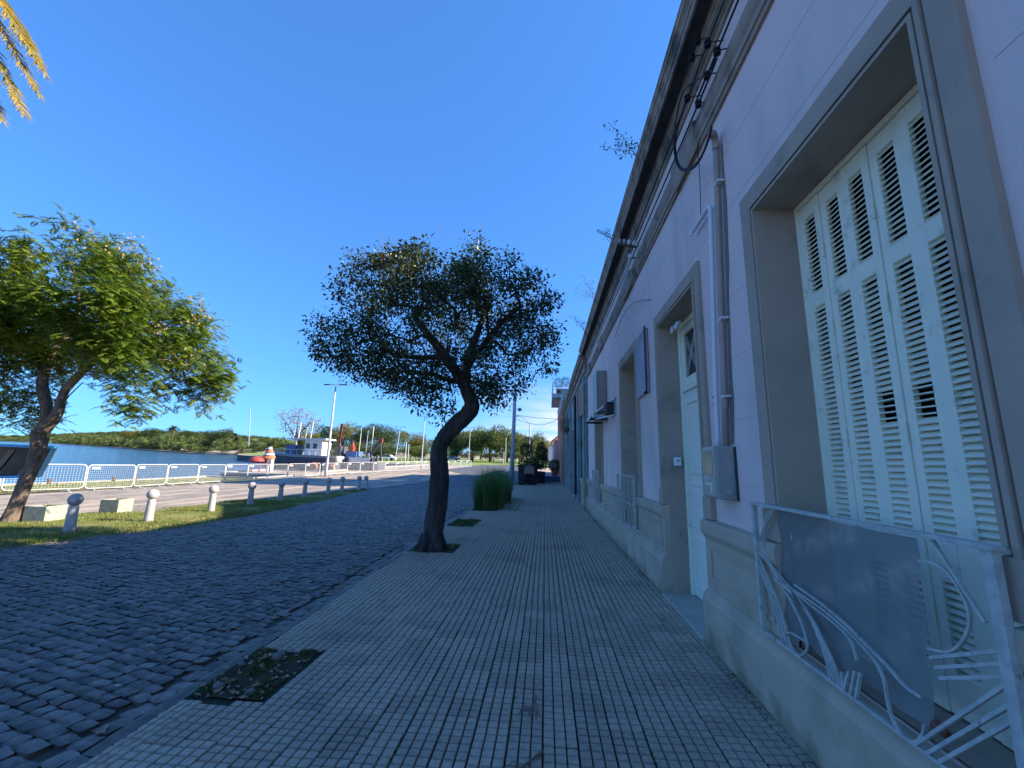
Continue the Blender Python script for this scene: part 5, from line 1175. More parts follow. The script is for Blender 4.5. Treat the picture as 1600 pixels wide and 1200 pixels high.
def planter(x, y, w, d, h, label, fol, stems=0):
    t = thing('black_planter', (x, y, 0), label, 'planter'); mb = MB(); n0 = len(mb.v)
    mb.v += [(x + sx * w * .85, y + sy * d * .85, 0) for sx, sy in ((-1, -1), (1, -1), (1, 1), (-1, 1))] + [(x + sx * w, y + sy * d, h) for sx, sy in ((-1, -1), (1, -1), (1, 1), (-1, 1))]
    mb.f += [[0, 3, 2, 1], [4, 5, 6, 7], [0, 1, 5, 4], [1, 2, 6, 5], [2, 3, 7, 6], [3, 0, 4, 7]]; mb.box(x - w * 1.06, x + w * 1.06, y - d * 1.06, y + d * 1.06, h, h + .06); mb.build('box', M['planter'], t, bevel=.01)
    for (dx, dz, r, n, m) in fol: foliage_ball((x + dx, y, h + dz), r, n, M[m], t, (.10, .18))
    if stems:
        mb = MB(); mb.tube([(x - .1, y, h), (x + .02, y, h + .7), (x - .1, y, h + 1.3)], [.09, .07, .05], 7); mb.build('stem', M['trunk'], t)
planter(-1.75, 33.0, .30, .3, 1.45, 'narrow black planter box standing next to the utility pole', [(0, .25, .25, 150, 'shrubleaf')])
planter(-1.0, 34.0, .42, .4, 1.5, 'wide black planter overflowing with leaves at the right of the group', [(0, .15, .5, 700, 'shrubleaf'), (.3, .1, .35, 300, 'shrubleaf')])
planter(-1.5, 35.2, .3, .3, 1.1, 'black planter behind the others with a dark twisted shrub', [(-.1, 1.6, .5, 600, 'darkfol' if 'darkfol' in M else 'fol3'), (.0, 2.2, .45, 260, 'pod'), (.1, .6, .3, 300, 'fol3')], 1)
planter(-.35, 37.5, .35, .4, .9, 'farther planter with a dense dark green bush', [(0, .9, .6, 1100, 'fol3'), (0, 1.7, .5, 800, 'fol3'), (0, 2.3, .3, 300, 'fol0')])
o = thing('wicker_chair', (-1.3, 33.0, 0), 'tan round-backed chair by the black planters', 'chair')
mb = MB(); mb.tube([(-1.55 + .0, 32.5, .8), (-1.5, 32.45, 1.35), (-1.15, 32.45, 1.5), (-.85, 32.45, 1.3), (-.85, 32.5, .8)], .05, 6); mb.box(-1.5, -.9, 32.45, 32.5, .85, 1.38); mb.build('backrest', mat('wicker', (.30, .22, .15), (.22, .16, .11), .8, 20), o)
mb = MB(); mb.box(-1.55, -.85, 32.5, 33.0, .42, .5); mb.build('seat', M['planter'], o)
for sx in (-1.5, -.9):
    for sy in (32.53, 32.97): mb = MB(); mb.box(sx - .02, sx + .02, sy - .02, sy + .02, 0, .42); mb.build('leg', M['planter'], o)
o = thing('potted_shrub', (.95, 44, .45), 'round clipped shrub in a terracotta pot on the terrace by the orange wall', 'potted plant')
mb = MB(); mb.lathe([(.26, 0), (.36, .45), (.40, .5), (.40, .56)], (.95, 44, .45), 16); mb.build('pot', M['pot'], o); foliage_ball((.95, 44, 1.5), .66, 1800, M['fol3'], o, (.09, .15), .85)
o = thing('cafe_chair', (-.55, 43.2, .45), 'small grey folding chair at the left end of the blue steps', 'chair')
mb = MB(); mb.box(-.8, -.35, 43.0, 43.4, .88, .92); mb.build('seat', M['steel'], o)
mb = MB(); mb.box(-.8, -.35, 43.38, 43.42, 1.05, 1.4); mb.build('backrest', M['steel'], o)
for dx in (-.78, -.37):
    for dy in (43.02, 43.38): mb = MB(); mb.tube([(dx, dy, .45), (dx, dy, .9 if dy < 43.2 else 1.4)], .015, 6); mb.build('leg', M['steel'], o)
o = thing('signpost', (-.2, 70, 0), 'small dark signpost on the lawn seen past the terrace', 'sign'); p = at(852, 715, 70)
o.location = (p.x, 70, G(p.x, 70)); mb = MB(); mb.beam((p.x, 70, G(p.x, 70)), (p.x, 70, p.z + 1.0), .12); mb.build('post', M['lamp'], o); mb = MB(); mb.box(p.x - .3, p.x + .3, 69.9, 69.96, p.z, p.z + .55); mb.build('board', M['darkred'], o)

# ---------------------------------------------------------------- further houses on the right
def facade(name, label, y0, y1, X, zt, wm, ops, cornice=True, door='teal', casing='taupe', g=0.0, depthX=7):
    t = thing(name, (X, y0, g), label, 'house')
    mb = MB(); wall_open(mb, y0, y1, g - .1, zt, X, ops, .2)
    mb.poly([(X, y0, g - .1), (depthX, y0, g - .1), (depthX, y0, zt), (X, y0, zt)]); mb.poly([(X, y1, g - .1), (X, y1, zt), (depthX, y1, zt), (depthX, y1, g - .1)]); mb.poly([(X, y0, zt), (depthX, y0, zt), (depthX, y1, zt), (X, y1, zt)]); mb.poly([(depthX, y0, g - .1), (depthX, y1, g - .1), (depthX, y1, zt), (depthX, y0, zt)])
    mb.build('wall', M[wm], t); mb = MB(); reveals(mb, ops, X, X + .22); mb.build('reveal', M[wm], t)
    for a, b, c, d in ops:
        mb = MB(); w = b - a
        mb.box(X + .15, X + .2, a, b, c, d)
        for k in range(2):
            for z0_, z1_ in ((c + .12, c + (d - c) * .42), (c + (d - c) * .48, d - .12)): mb.box(X + .13, X + .155, a + .1 + k * w / 2, a + w / 2 - .08 + k * w / 2, z0_, z1_)
        mb.build('door' if c < g + .3 else 'window', M[door], t)
        mb = MB(); mb.box(X - .03, X + .001, a - .14, a, c, d + .14); mb.box(X - .03, X + .001, b, b + .14, c, d + .14); mb.box(X - .035, X + .001, a, b, d, d + .14); mb.build('casing', M[casing], t)
    if cornice:
        mb = MB(); mb.extr([(X + .01, zt - .62), (X - .05, zt - .6), (X - .05, zt - .5), (X - .02, zt - .48), (X - .02, zt - .25), (X - .1, zt - .22), (X - .14, zt - .12), (X - .2, zt - .1), (X - .26, zt + .02), (X - .26, zt + .06), (X + .01, zt + .08)], y0, y1); mb.build('cornice', M['cornice'], t)
    return t
h2 = facade('shop_house', 'weathered blue-green house with tall teal doors next to the lilac house', 15.85, 34.5, 1.50, 5.65, 'tealwall', [(17.2, 18.7, .05, 3.6), (22.6, 24.0, .05, 3.4), (26.0, 27.4, .05, 3.4), (29.5, 30.9, .05, 3.4)])
mb = MB(); mb.box(1.46, 1.51, 16.7, 20.4, 3.75, 4.75); mb.build('orange_fascia', M['orangewall'], h2)
mb = MB(); mb.tube([(1.44, 20.9, .2), (1.44, 20.9, 4.9)], .06, 8); mb.build('drainpipe', M['black'], h2)
for y in (16.1, 19.3, 21.2, 25, 28.4, 32):
    mb = MB(); mb.box(1.42, 1.51, y, y + .5, 0, 4.9); mb.build('pilaster', M['tealwall'], h2, bevel=.01)
mb = MB(); mb.box(1.38, 1.51, 15.87, 17.05, 0, .95); mb.box(1.34, 1.51, 15.87, 17.05, .95, 1.08); mb.build('base_course', M['plinth'], h2)
mb = MB(); mb.box(2.3, 6.5, 15.9, 34.3, 5.7, 8.4); mb.build('upper_volume', M['tealwall'], h2)  # unseen volume added on top to cast shade over the verge
o = thing('wall_plant', (1.3, 27, 3.9), 'hanging plant basket on the wall above the teal doors', 'plant'); foliage_ball((1.3, 27, 3.9), .45, 500, M['pod'], o, (.05, .1)); foliage_ball((1.3, 27, 4.15), .4, 400, M['fol3'], o, (.05, .1))
mb = MB(); mb.lathe([(.05, -.4), (.2, -.3), (.26, -.1)], (1.3, 27, 3.95), 10); mb.build('basket', M['twig'], o)
for k in range(12):
    pass
h3 = facade('balcony_house', 'two-storey orange house with a projecting white balcony beyond the teal doors', 34.7, 50, 1.42, 6.8, 'orangewall', [(37, 38.2, .2, 3.0), (44, 45.2, .45, 3.2), (47.5, 48.4, .5, 3.2)], cornice=False, door='bluedoor', g=0.0)
mb = MB(); mb.box(1.40, 7, 34.7, 50, 6.801, 7.5); mb.box(1.36, 7, 34.68, 50.02, 7.5, 7.62); mb.build('upper_wall', M['whitewall'], h3)
mb = MB(); mb.box(.62, 1.40, 39.6, 46, 7.62, 8.15); mb.box(.62, 2.6, 39.6, 46, 7.621, 7.75); mb.build('balcony_slab', M['whitewall'], h3, bevel=.02)
mb = MB(); mb.box(2.6, 7, 38, 48, 7.62, 10.4); mb.build('upper_volume', M['orangewall'], h3)
for k in range(9): 
    mb = MB(); x = .66 if k < 6 else 1.0 + (k - 6) * .45; y = 39.65 + (k * 1.2 if k < 6 else 0); mb.beam((x, y, 8.15), (x, y, 9.2), .05); mb.build('baluster', M['boatwhite'], h3)
mb = MB()
for z in (8.5, 8.8, 9.18): mb.beam((.66, 39.65, z), (.66, 45.9, z), .045); mb.beam((.66, 39.65, z), (2.6, 39.65, z), .045)
mb.build('handrail', M['boatwhite'], h3)
o = thing('balcony_plants', (1.2, 40.5, 8.15), 'leafy pot plants along the balcony', 'plants')
foliage_ball((1.2, 40.4, 9.3), .5, 600, M['fol3'], o, (.05, .12)); foliage_ball((1.9, 40.2, 9.4), .45, 500, M['fol0'], o, (.05, .12))
mb = MB(); mb.box(1.0, 2.3, 40.2, 40.6, 8.16, 8.7); mb.build('pot', M['pot'], o)
h4 = facade('tiled_house', 'pale low house with a blue door and sloping tiled roof beyond the orange house', 50.2, 66, 1.1, 4.4, 'pinkwall', [(52, 53.2, .35, 2.9), (57, 58.2, 1.0, 3.0)], cornice=False, door='bluedoor', g=.25)
mb = MB(); mb.poly([(.7, 50.1, 4.3), (.7, 66.2, 4.5), (4.2, 66.2, 7.4), (4.2, 50.1, 7.2)]); mb.poly([(.7, 50.1, 4.18), (4.2, 50.1, 7.08), (4.2, 66.2, 7.28), (.7, 66.2, 4.38)]); mb.poly([(.7, 50.1, 4.18), (.7, 66.2, 4.38), (.7, 66.2, 4.5), (.7, 50.1, 4.3)]); mb.poly([(.7, 50.1, 4.18), (.7, 50.1, 4.3), (4.2, 50.1, 7.2), (4.2, 50.1, 7.08)]); mb.build('roof', M['rooftile'], h4)
h5 = facade('far_white_house', 'small white house glimpsed at the very end of the street', 88, 100, .6, 5.2, 'whitewall', [(91, 92.2, 1.2, 3.4)], cornice=False, door='bluedoor', g=1.0)
b_ = at(868, 735, 47)
# ---------------------------------------------------------------- trees beyond the lawn
def crown_mesh(seed, n=5200, droop=0.0, lobes=12, leaf=.05, sq=.8):
    r = np.random.default_rng(seed); C = []; D = []
    for k in range(lobes):
        if k == 0: c = np.array([0, 0, 0.]); rad = .58
        else:
            a = r.uniform(0, 2 * PI); e = r.uniform(-.35, 1.2); q = r.uniform(.42, .68); c = np.array([math.cos(a) * math.cos(e) * q, math.sin(a) * math.cos(e) * q, math.sin(e) * q * sq]); rad = r.uniform(.24, .42)
        m_ = int(n / lobes); d = unit(r.normal(0, 1, (m_, 3))); rr = rad * r.uniform(.6, 1.08, m_)[:, None]; C.append(c + d * rr * np.array([1, 1, .85])); D.append(d)
    C = np.concatenate(C); D = np.concatenate(D); D = unit(D + r.normal(0, .6, D.shape) - np.array([0, 0, droop * 3]))
    V, F = leafquads(C, D, r.uniform(leaf * .7, leaf * 1.5, len(C)) * (1 + droop), r.uniform(leaf * .5, leaf, len(C)) * (1 - .4 * min(droop, 1)))
    return V, F
CR = [crown_mesh(s) for s in (1, 2, 3)] + [crown_mesh(9, 6500, 1.0, 14, .05, .7)]
cache = {}
def far_tree(x, y, h, w, kind, mk, label, trunk_h=.25, group='trees beyond the lawn and quay'):
    z0 = G(x, y); t = thing('leafy_tree' if kind < 3 else 'willow_tree', (x, y, z0), label, 'tree', group)
    key = (kind, mk)
    if key not in cache: cache[key] = mesh_np('crown', CR[kind][0], CR[kind][1], M[mk])
    c = obj('crown', cache[key], t, (0, 0, h * (.5 + trunk_h * .35)), (0, 0, random.uniform(0, 6))); c.scale = (w / 2, w / 2, h * (.5 - trunk_h * .22) * 1.08)
    mb = MB(); mb.tube([(0, 0, -.2), (random.uniform(-.2, .2), 0, h * .25), (random.uniform(-.4, .4), 0, h * .55)], [h * .035, h * .028, h * .015], 7)
    mb.tube([(0, 0, h * .2), (h * .12, 0, h * .5)], [h * .02, h * .01], 6); mb.tube([(0, 0, h * .22), (-h * .12, 0, h * .52)], [h * .02, h * .01], 6); mb.build('trunk', M['trunk'], t, local=True, smooth=True)
    return t
TL = [ # px, top py, dist, width m, kind, mat, label
 (452, 692, 118, 8, 0, 'fol3', 'dark low tree left of the bare tree, behind the boats'), (487, 668, 120, 9, 3, 'fol1', 'weeping light green tree right under the bare tree'),
 (512, 663, 130, 13, 0, 'fol3', 'dark green tree behind the lamp post'), (540, 660, 125, 12, 1, 'fol2', 'yellowing tree right of the nearest lamp post'),
 (566, 664, 135, 12, 2, 'fol0', 'mid green tree behind the crane arm'), (590, 661, 128, 13, 0, 'fol3', 'tallest dark tree between the lamp posts'),
 (614, 668, 132, 12, 1, 'fol0', 'round green tree behind the distant lamp post'), (640, 673, 140, 13, 2, 'fol2', 'rusty green tree sloping down to the right'),
 (664, 684, 145, 12, 0, 'fol2', 'low brownish tree left of the bent trunk'), (690, 684, 150, 12, 1, 'fol0', 'green tree seen through the bend of the trunk'),
 (555, 690, 108, 8, 2, 'fol1', 'small bright tree in front of the dark ones'), (600, 690, 110, 9, 1, 'fol4', 'pale bushy tree in front, left of the lamp'),
 (650, 695, 118, 9, 0, 'fol4', 'pale green bushy tree left of the bent trunk'), (715, 664, 135, 11, 3, 'fol3', 'large willow right of the bent trunk'),
 (740, 659, 130, 12, 3, 'fol4', 'pale willow behind the lamp post'), (768, 657, 125, 14, 3, 'fol0', 'widest willow in the middle of the lawn'),
 (793, 664, 130, 12, 3, 'fol1', 'willow just left of the utility pole'), (816, 668, 132, 11, 3, 'fol4', 'willow right of the utility pole'),
 (838, 676, 115, 8, 1, 'fol3', 'dark conical tree behind the planters'), (848, 686, 100, 7, 0, 'fol2', 'yellow-leaved tree at the end of the terrace'),
 (862, 694, 120, 9, 1, 'fol0', 'dark green tree next to the tiled house'), (812, 690, 150, 12, 1, 'fol1', 'low green tree behind the willows'),
 (705, 690, 165, 14, 0, 'fol3', 'dark tree farther back behind the willows'), (752, 680, 165, 16, 1, 'fol3', 'broad dark tree far behind the willows')]
for px, py, Y, w, kd, mk, lb in TL:
    p = at(px, py, Y); g = G(p.x, Y); far_tree(p.x, Y, max(4.0, (p.z - g) * 1.1), w, kd, mk, lb, trunk_h=.02 if kd < 3 else -.18)
# bushes at the feet of the trees
for k, (px_, _, Y_, _, _, _, lb_) in enumerate(TL):
    px = px_ + random.uniform(-7, 7); Y = random.uniform(100, 114) if px < 700 else random.uniform(max(112, Y_ - 25), max(118, Y_ - 8)); p = at(px, 715, Y)
    far_tree(p.x, Y, random.uniform(2.6, 4.2), random.uniform(5, 8), k % 3, random.choice(['fol0', 'fol1', 'fol4', 'fol3']), 'rounded bush at the foot of the ' + lb_.split(',')[0], .02, 'bushes at the foot of the tree line')
# bare tree
Yb = 112; bt = thing('bare_tree', (at(468, 712, Yb).x, Yb, G(at(468, 712, Yb).x, Yb)), 'large leafless tree rising above the boats', 'tree')
OB = [at(a, b, Yb) for a, b in ((434, 648), (440, 641), (455, 638), (470, 636), (488, 640), (500, 652), (508, 660), (498, 668), (490, 678), (470, 685), (455, 684), (442, 672), (440, 660))]
P_ = [(p.x, p.z) for p in OB]; cb = []
while len(cb) < 900:
    x, z = random.uniform(min(p[0] for p in P_), max(p[0] for p in P_)), random.uniform(min(p[1] for p in P_), max(p[1] for p in P_))
    if inpoly(x, z, P_): cb.append(Vector((x, Yb + random.uniform(-4, 4), z)))
q0 = at(462, 720, Yb); q0.z = bt.location.z - .2; q1 = at(462, 688, Yb); q2 = at(464, 676, Yb)
lim = [([q0, q1, q2], [.5, .36, .25], -1), ([q1, at(455, 672, Yb), at(447, 660, Yb)], [.28, .16, .1], -1), ([q1, at(474, 670, Yb), at(484, 660, Yb)], [.28, .16, .1], -1), ([q2, at(465, 660, Yb), at(468, 648, Yb)], [.2, .12, .08], -1)]
for l in lim[1:]: pass
bo, _, _ = grow('branch', [(p, [min(r_, .144) for r_ in r], a) for p, r, a in lim], cb, M['bare'], bt, rtip=.026, expo=2.5, rmax=.16, arch=.05)
mb = MB()
for p, r, a in lim: mb.tube(p, r, 8)
mb.build('trunk', M['bare'], bt)

# far bank wood
def wood(name, items, m):
    Vs, Fs, n = [], [], 0
    for (x, y, z, sx, sz, k, rz) in items:
        V, F = small[k]; c, s_ = math.cos(rz), math.sin(rz); q = np.empty_like(V); q[:, 0] = (V[:, 0] * c - V[:, 1] * s_) * sx + x; q[:, 1] = (V[:, 0] * s_ + V[:, 1] * c) * sx + y; q[:, 2] = V[:, 2] * sz + z
        Vs.append(q); Fs.append(F + n); n += len(V)
    return obj(name, mesh_np(name, np.concatenate(Vs), np.concatenate(Fs), m))
small = [crown_mesh(20 + s, 900, 0, 9, .11) for s in range(4)]
it = []
for (y0, x0), (y1, x1) in zip(SH[13:], SH[14:]):
    if y1 > 1500: y1, x1 = 900, x0 + (x1 - x0) * (900 - y0) / (2600 - y0)
    L_ = math.hypot(x1 - x0, y1 - y0); n = int(L_ / 5.0)
    for i in range(n):
        t = (i + random.random()) / n; x, y = x0 + (x1 - x0) * t, y0 + (y1 - y0) * t; g = G(x, y)
        big = 1 + .35 * math.sin(x * .05) + .25 * math.sin(x * .13 + 2)
        for row_ in range(5):
            h = random.uniform(2.0, 4.6) * big + row_ * .5 + (random.uniform(2.5, 6.0) if random.random() < .24 else 0); dx = random.uniform(0, 2.5) + row_ * 4.5; w = random.uniform(2.2, 4.6)
            yy = y + dx * 1.0 + .5; xx = x + dx * .2; it.append((xx, yy, WZ(x, y) + h * (.42 if row_ == 0 else .55) + row_ * .3, w, h * (.5 if row_ == 0 else .52), random.randrange(4), random.uniform(0, 6)))
print('wood clumps', len(it))
tag(wood('riverside_wood', it, M['farfol']), 'continuous low green wood along the far river bank', 'wood', kind='stuff')
# hill on the far left
mb = MB(); nx, ny = 40, 6
for i in range(nx + 1):
    for j in range(ny + 1):
        x = -1500 + i * 34; y = 640 + j * 60 - (x + 400) * .1; hgt = 30 * math.exp(-((x + 820) / 330) ** 2)
        mb.v.append((x, y, G(x, y) - 1 + hgt * math.sin(PI * min(j, 5) / 5 * .55)))
for i in range(nx):
    for j in range(ny): a = i * (ny + 1) + j; mb.f.append([a, a + ny + 1, a + ny + 2, a + 1])
tag(mb.build('hills', M['farfol'], smooth=True), kind='structure')
it = []
for k in range(650):
    x = random.uniform(-1300, -250); y = 640 + random.uniform(0, 260) - (x + 400) * .1; j = (y - 640 + (x + 400) * .1) / 60; hgt = 30 * math.exp(-((x + 820) / 330) ** 2)
    it.append((x, y, G(x, y) - 2 + hgt * math.sin(PI * min(j, 5) / 5 * .55) + 2, random.uniform(6, 11), random.uniform(3, 5) + hgt * .08, random.randrange(4), random.uniform(0, 6)))
tag(wood('hill_wood', it, M['farfol']), 'wooded hillside far behind the river at the left', 'wood', kind='stuff')
for px, py, Y, w, mk, lb in ((240, 668, 262, 19, 'fol3', 'round dark tree above the far bank, left of the palm'), (296, 672, 250, 13, 'fol3', 'low dark tree right of the first far palm'), (336, 671, 215, 18, 'fol3', 'wide umbrella-shaped tree on the far bank'), (356, 668, 212, 8, 'fol0', 'slim tall tree on the far bank beside the second palm'), (205, 672, 330, 16, 'fol2', 'brownish round tree far left above the bank'), (222, 673, 300, 12, 'fol3', 'small dark tree far left above the bank'), (318, 678, 240, 10, 'fol0', 'small green tree between the far palm and the umbrella tree')):
    p = at(px, py, Y); far_tree(p.x, Y, p.z - G(p.x, Y), w, 1, mk, lb, .45, 'single trees above the far bank')
def far_palm(px, py, Y, s, label):
    p = at(px, py, Y); g = G(p.x, Y); t = thing('palm_tree', (p.x, Y, g), label, 'palm tree', 'palms on the far bank'); h = p.z - g - s * .35
    mb = MB(); mb.tube([(0, 0, 0), (0, 0, h)], [.5, .4], 8); mb.build('trunk', M['trunk'], t, local=True); mb = MB()
    for k in range(46):
        a = k * 2.4; e = random.uniform(-.3, 1.2); d = Vector((math.cos(a) * math.cos(e), math.sin(a) * math.cos(e), math.sin(e))); L_ = s * random.uniform(.8, 1.05); q = [Vector((0, 0, h)) + d * L_ * t_ + Vector((0, 0, -L_ * .55 * t_ * t_)) for t_ in (0, .35, .7, 1)]; sd_ = d.cross(Vector((0, 0, 1))).normalized()
        for (a0, a1), (w0, w1) in zip(zip(q, q[1:]), ((.15, .5), (.5, .45), (.45, .05))): mb.poly([a0 - sd_ * w0, a0 + sd_ * w0, a1 + sd_ * w1 + Vector((0, 0, -.1)), a1 - sd_ * w1 + Vector((0, 0, -.1))])
    mb.build('fronds', M['fol3'], t, local=True)
far_palm(272, 665, 235, 5.0, 'broad palm standing highest above the far bank'); far_palm(368, 677, 205, 4.2, 'smaller palm at the right end of the far bank')
p = at(391, 640, 260); q_ = at(390, 690, 260); mb = MB(); mb.beam((q_.x, 260, G(q_.x, 260)), (p.x, 260, p.z), .35); tag(mb.build('antenna_mast', M['pole']), 'very thin antenna mast far beyond the river', 'mast')

# ---------------------------------------------------------------- boats and quay things
def hull(mb, x0, x1, yc, w, z0, z1, bow=.18, sheer=.5):
    n = 12; b = len(mb.v)
    for i in range(n + 1):
        t = i / n; x = x0 + (x1 - x0) * t; f = min(1, (t / bow)) ** .6 if t < bow else (1 if t < .9 else 1 - (t - .9) * 2.5); zs_ = z1 + sheer * (1 - t) ** 3
        for s, zz, ww in ((-1, zs_, 1), (-1, z0, .75), (1, z0, .75), (1, zs_, 1)): mb.v.append((x - (.6 if i == 0 and zz == zs_ else 0), yc + s * w * ww * max(f, .05), zz))
    for i in range(n):
        for k in range(4): a = b + i * 4 + k; c = b + i * 4 + (k + 1) % 4; mb.f.append([a, c, c + 4, a + 4])
    mb.f.append([b, b + 1, b + 2, b + 3]); e = b + n * 4; mb.f.append([e + 3, e + 2, e + 1, e])
BY = 51.5; wz = WZ(-30, BY)
o = thing('white_boat', (-30, BY, wz), 'old white cabin boat with blue-grey hull moored behind the pier', 'boat')
mb = MB(); hull(mb, -34.2, -25.2, BY, 1.6, wz - .3, 1.75); mb.build('hull', M['hulldark'], o)
mb = MB(); hull(mb, -34.3, -25.1, BY, 1.64, 1.35, 2.05); mb.build('bulwark', mat('pale_bulwark', (.36, .40, .46), (.28, .30, .34), .6, 2), o)
mb = MB(); mb.box(-29.3, -27.1, BY - 1.1, BY + 1.1, 2.0, 3.95); mb.build('cabin', M['boatwhite'], o); mb = MB(); mb.box(-31.8, -30.6, BY - .9, BY + .9, 2.0, 3.3); mb.build('wheelhouse', M['hullblue'], o)
mb = MB(); mb.box(-31.3, -26.6, BY - 1.3, BY + 1.3, 3.95, 4.12); mb.build('cabin_roof', M['boatwhite'], o)
mb = MB(); mb.box(-27.1, -27.05, BY - .9, BY + .9, 2.3, 3.8); mb.box(-29.3, -29.25, BY - 1, BY + 1, 2.4, 3.7); mb.build('cabin_side', M['cream'], o)
for x in (-28.9, -28.0): mb = MB(); mb.box(x - .25, x + .25, BY - 1.12, BY - 1.08, 2.9, 3.5); mb.build('window', M['glass'], o)
for x, zt in ((-31.6, 5.3), (-30.9, 6.2), (-30.0, 5.6), (-29.3, 6.3)): mb = MB(); mb.tube([(x, BY, 3.9), (x + .15, BY, zt)], .05, 5); mb.build('mast', M['boatwhite'], o)
mb = MB()
for x in np.arange(-34, -25.5, .8): mb.tube([(x, BY - 1.5, 2.0), (x, BY - 1.5, 2.75)], .02, 4)
mb.tube([(-34, BY - 1.5, 2.75), (-25.5, BY - 1.5, 2.75)], .025, 4); mb.build('deck_rail', M['boatwhite'], o)
for k, x in enumerate((-33.2, -30.4, -27.6, -25.4)):
    mb = MB(); c = (x, BY - 1.75, .45 if k % 2 else .7); q = [(c[0] + .42 * math.cos(a), c[1], c[2] + .42 * math.sin(a)) for a in np.linspace(0, 2 * PI, 13)]; mb.tube(q, .14, 6, cap=False)
    t_ = mb.build('tyre_fender', M['orange'], smooth=True); tag(t_, 'orange tyre fender hanging ' + ['at the bow of the white boat', 'amidships on the white boat', 'near the stern of the white boat', 'at the stern corner of the white boat'][k], 'fender')
o = thing('work_barge', (-23.4, 53, wz), 'blue work barge with dark red mast and lifting arm behind the lamp post', 'boat')
mb = MB(); hull(mb, -26.6, -20.6, 53.5, 1.8, wz - .3, 1.3, .06, 0); mb.build('hull', M['hulldark'], o)
mb = MB(); mb.box(-25.0, -23.6, 52.4, 54.4, 1.3, 2.7); mb.build('cabin', M['bluepaint'], o)
mb = MB(); mb.box(-26.2, -25.5, 52, 54, 1.3, 3.3); mb.build('winch_housing', M['hulldark'], o)
mb = MB(); mb.beam((-26.4, 53, 1.0), (-26.1, 53, 6.2), .22); mb.build('mast', M['darkred'], o)
mb = MB(); mb.lathe([(.3, 0), (.3, .6), (.2, .65), (.04, 1.25)], (-24.2, 52.5, 2.7), 12); mb.build('beacon', M['red'], o)
for x, zt in ((-23.6, 5.6), (-22.7, 5.3), (-22.0, 5.9)): mb = MB(); mb.tube([(x, 53, 1.3), (x + .1, 53, zt)], .05, 6); mb.build('spud_pole', M['boatwhite'], o)
mb = MB(); mb.beam((-22.6, 53, 1.4), (-20.9, 53, 4.1), .25); mb.beam((-20.9, 53, 4.1), (-20.6, 53, 1.6), .14); mb.build('lifting_arm', M['hulldark'], o)
mb = MB(); mb.box(-21.05, -20.6, 52.85, 53.15, 3.9, 4.3); mb.build('arm_head', M['red'], o)
mb = MB(); mb.box(-24.2, -21.6, 51.8, 52.2, 1.4, 1.95); mb.build('deck_locker', M['boatwhite'], o)
for k in range(16):
    x = -26.4 + k * .37; mb = MB(); z = 1.3 + random.uniform(.2, 1.3); mb.box(x, x + random.uniform(.1, .3), 51.9, 52.3, 1.3, z); mb.build('deck_gear', M[random.choice(['hulldark', 'hullblue', 'rust', 'boatwhite', 'greybox'])], o)
mb = MB()
for a, b_ in (((-26.1, 53, 6.1), (-24.2, 53, 3.0)), ((-26.1, 53, 6.1), (-22.6, 53, 1.5)), ((-23.5, 53, 5.5), (-20.9, 53, 4.1)), ((-26.1, 53, 6.0), (-27.2, 52, 2.0))): mb.tube([a, b_], .018, 4)
mb.build('rigging', M['soffit'], o)['kind'] = 'stuff'
# pier furniture
p = at(402, 735, 41); g = G(p.x, 41)
o = thing('red_buoy_stand', (p.x, 41, g), 'red domed channel buoy resting on red posts at the pier end', 'buoy')
mb = MB(); mb.lathe([(.72, 0), (.70, .15), (.58, .34), (.36, .47), (.1, .52)], (p.x - .2, 41, g + .95), 18); mb.build('dome', M['red'], o, smooth=True)
for dx in (-.6, .2): mb = MB(); mb.beam((p.x + dx, 41, g - .05), (p.x + dx, 41, g + 1.0), .10); mb.build('post', M['red'], o)
p = at(421, 733, 42); g = G(p.x, 42)
o = thing('striped_beacon', (p.x, 42, g), 'small white and orange striped beacon tower on the pier', 'beacon')
mb = MB(); mb.box(p.x - .25, p.x + .25, 41.8, 42.2, g - .05, g + 1.3); mb.build('base', M['boatwhite'], o)
for k in range(4): mb = MB(); r0 = .62 - k * .13; mb.lathe([(r0, 0), (r0 - .06, .22)], (p.x - .2, 42, g + 1.3 + k * .3), 12); mb.build('ring', M['boatwhite'] if k % 2 else M['orange'], o); mb = MB(); mb.lathe([(r0 - .08, 0), (r0 - .1, .1)], (p.x - .2, 42, g + 1.52 + k * .3), 12); mb.build('band', M['hulldark'], o)
for k, (px, Y) in enumerate(((76, 21.5), (191, 25), (237, 26.4))):
    p = at(px, 752, Y); mb = MB(); mb.lathe([(.09, 0), (.08, .2), (.12, .22), (.12, .28)], (-26.6, p.y, -.05), 10); tag(mb.build('mooring_post', M['rust']), 'rusty mooring post on the quay edge ' + ['behind the first clear barrier', 'behind the second barrier', 'behind the third barrier'][k], 'mooring post')
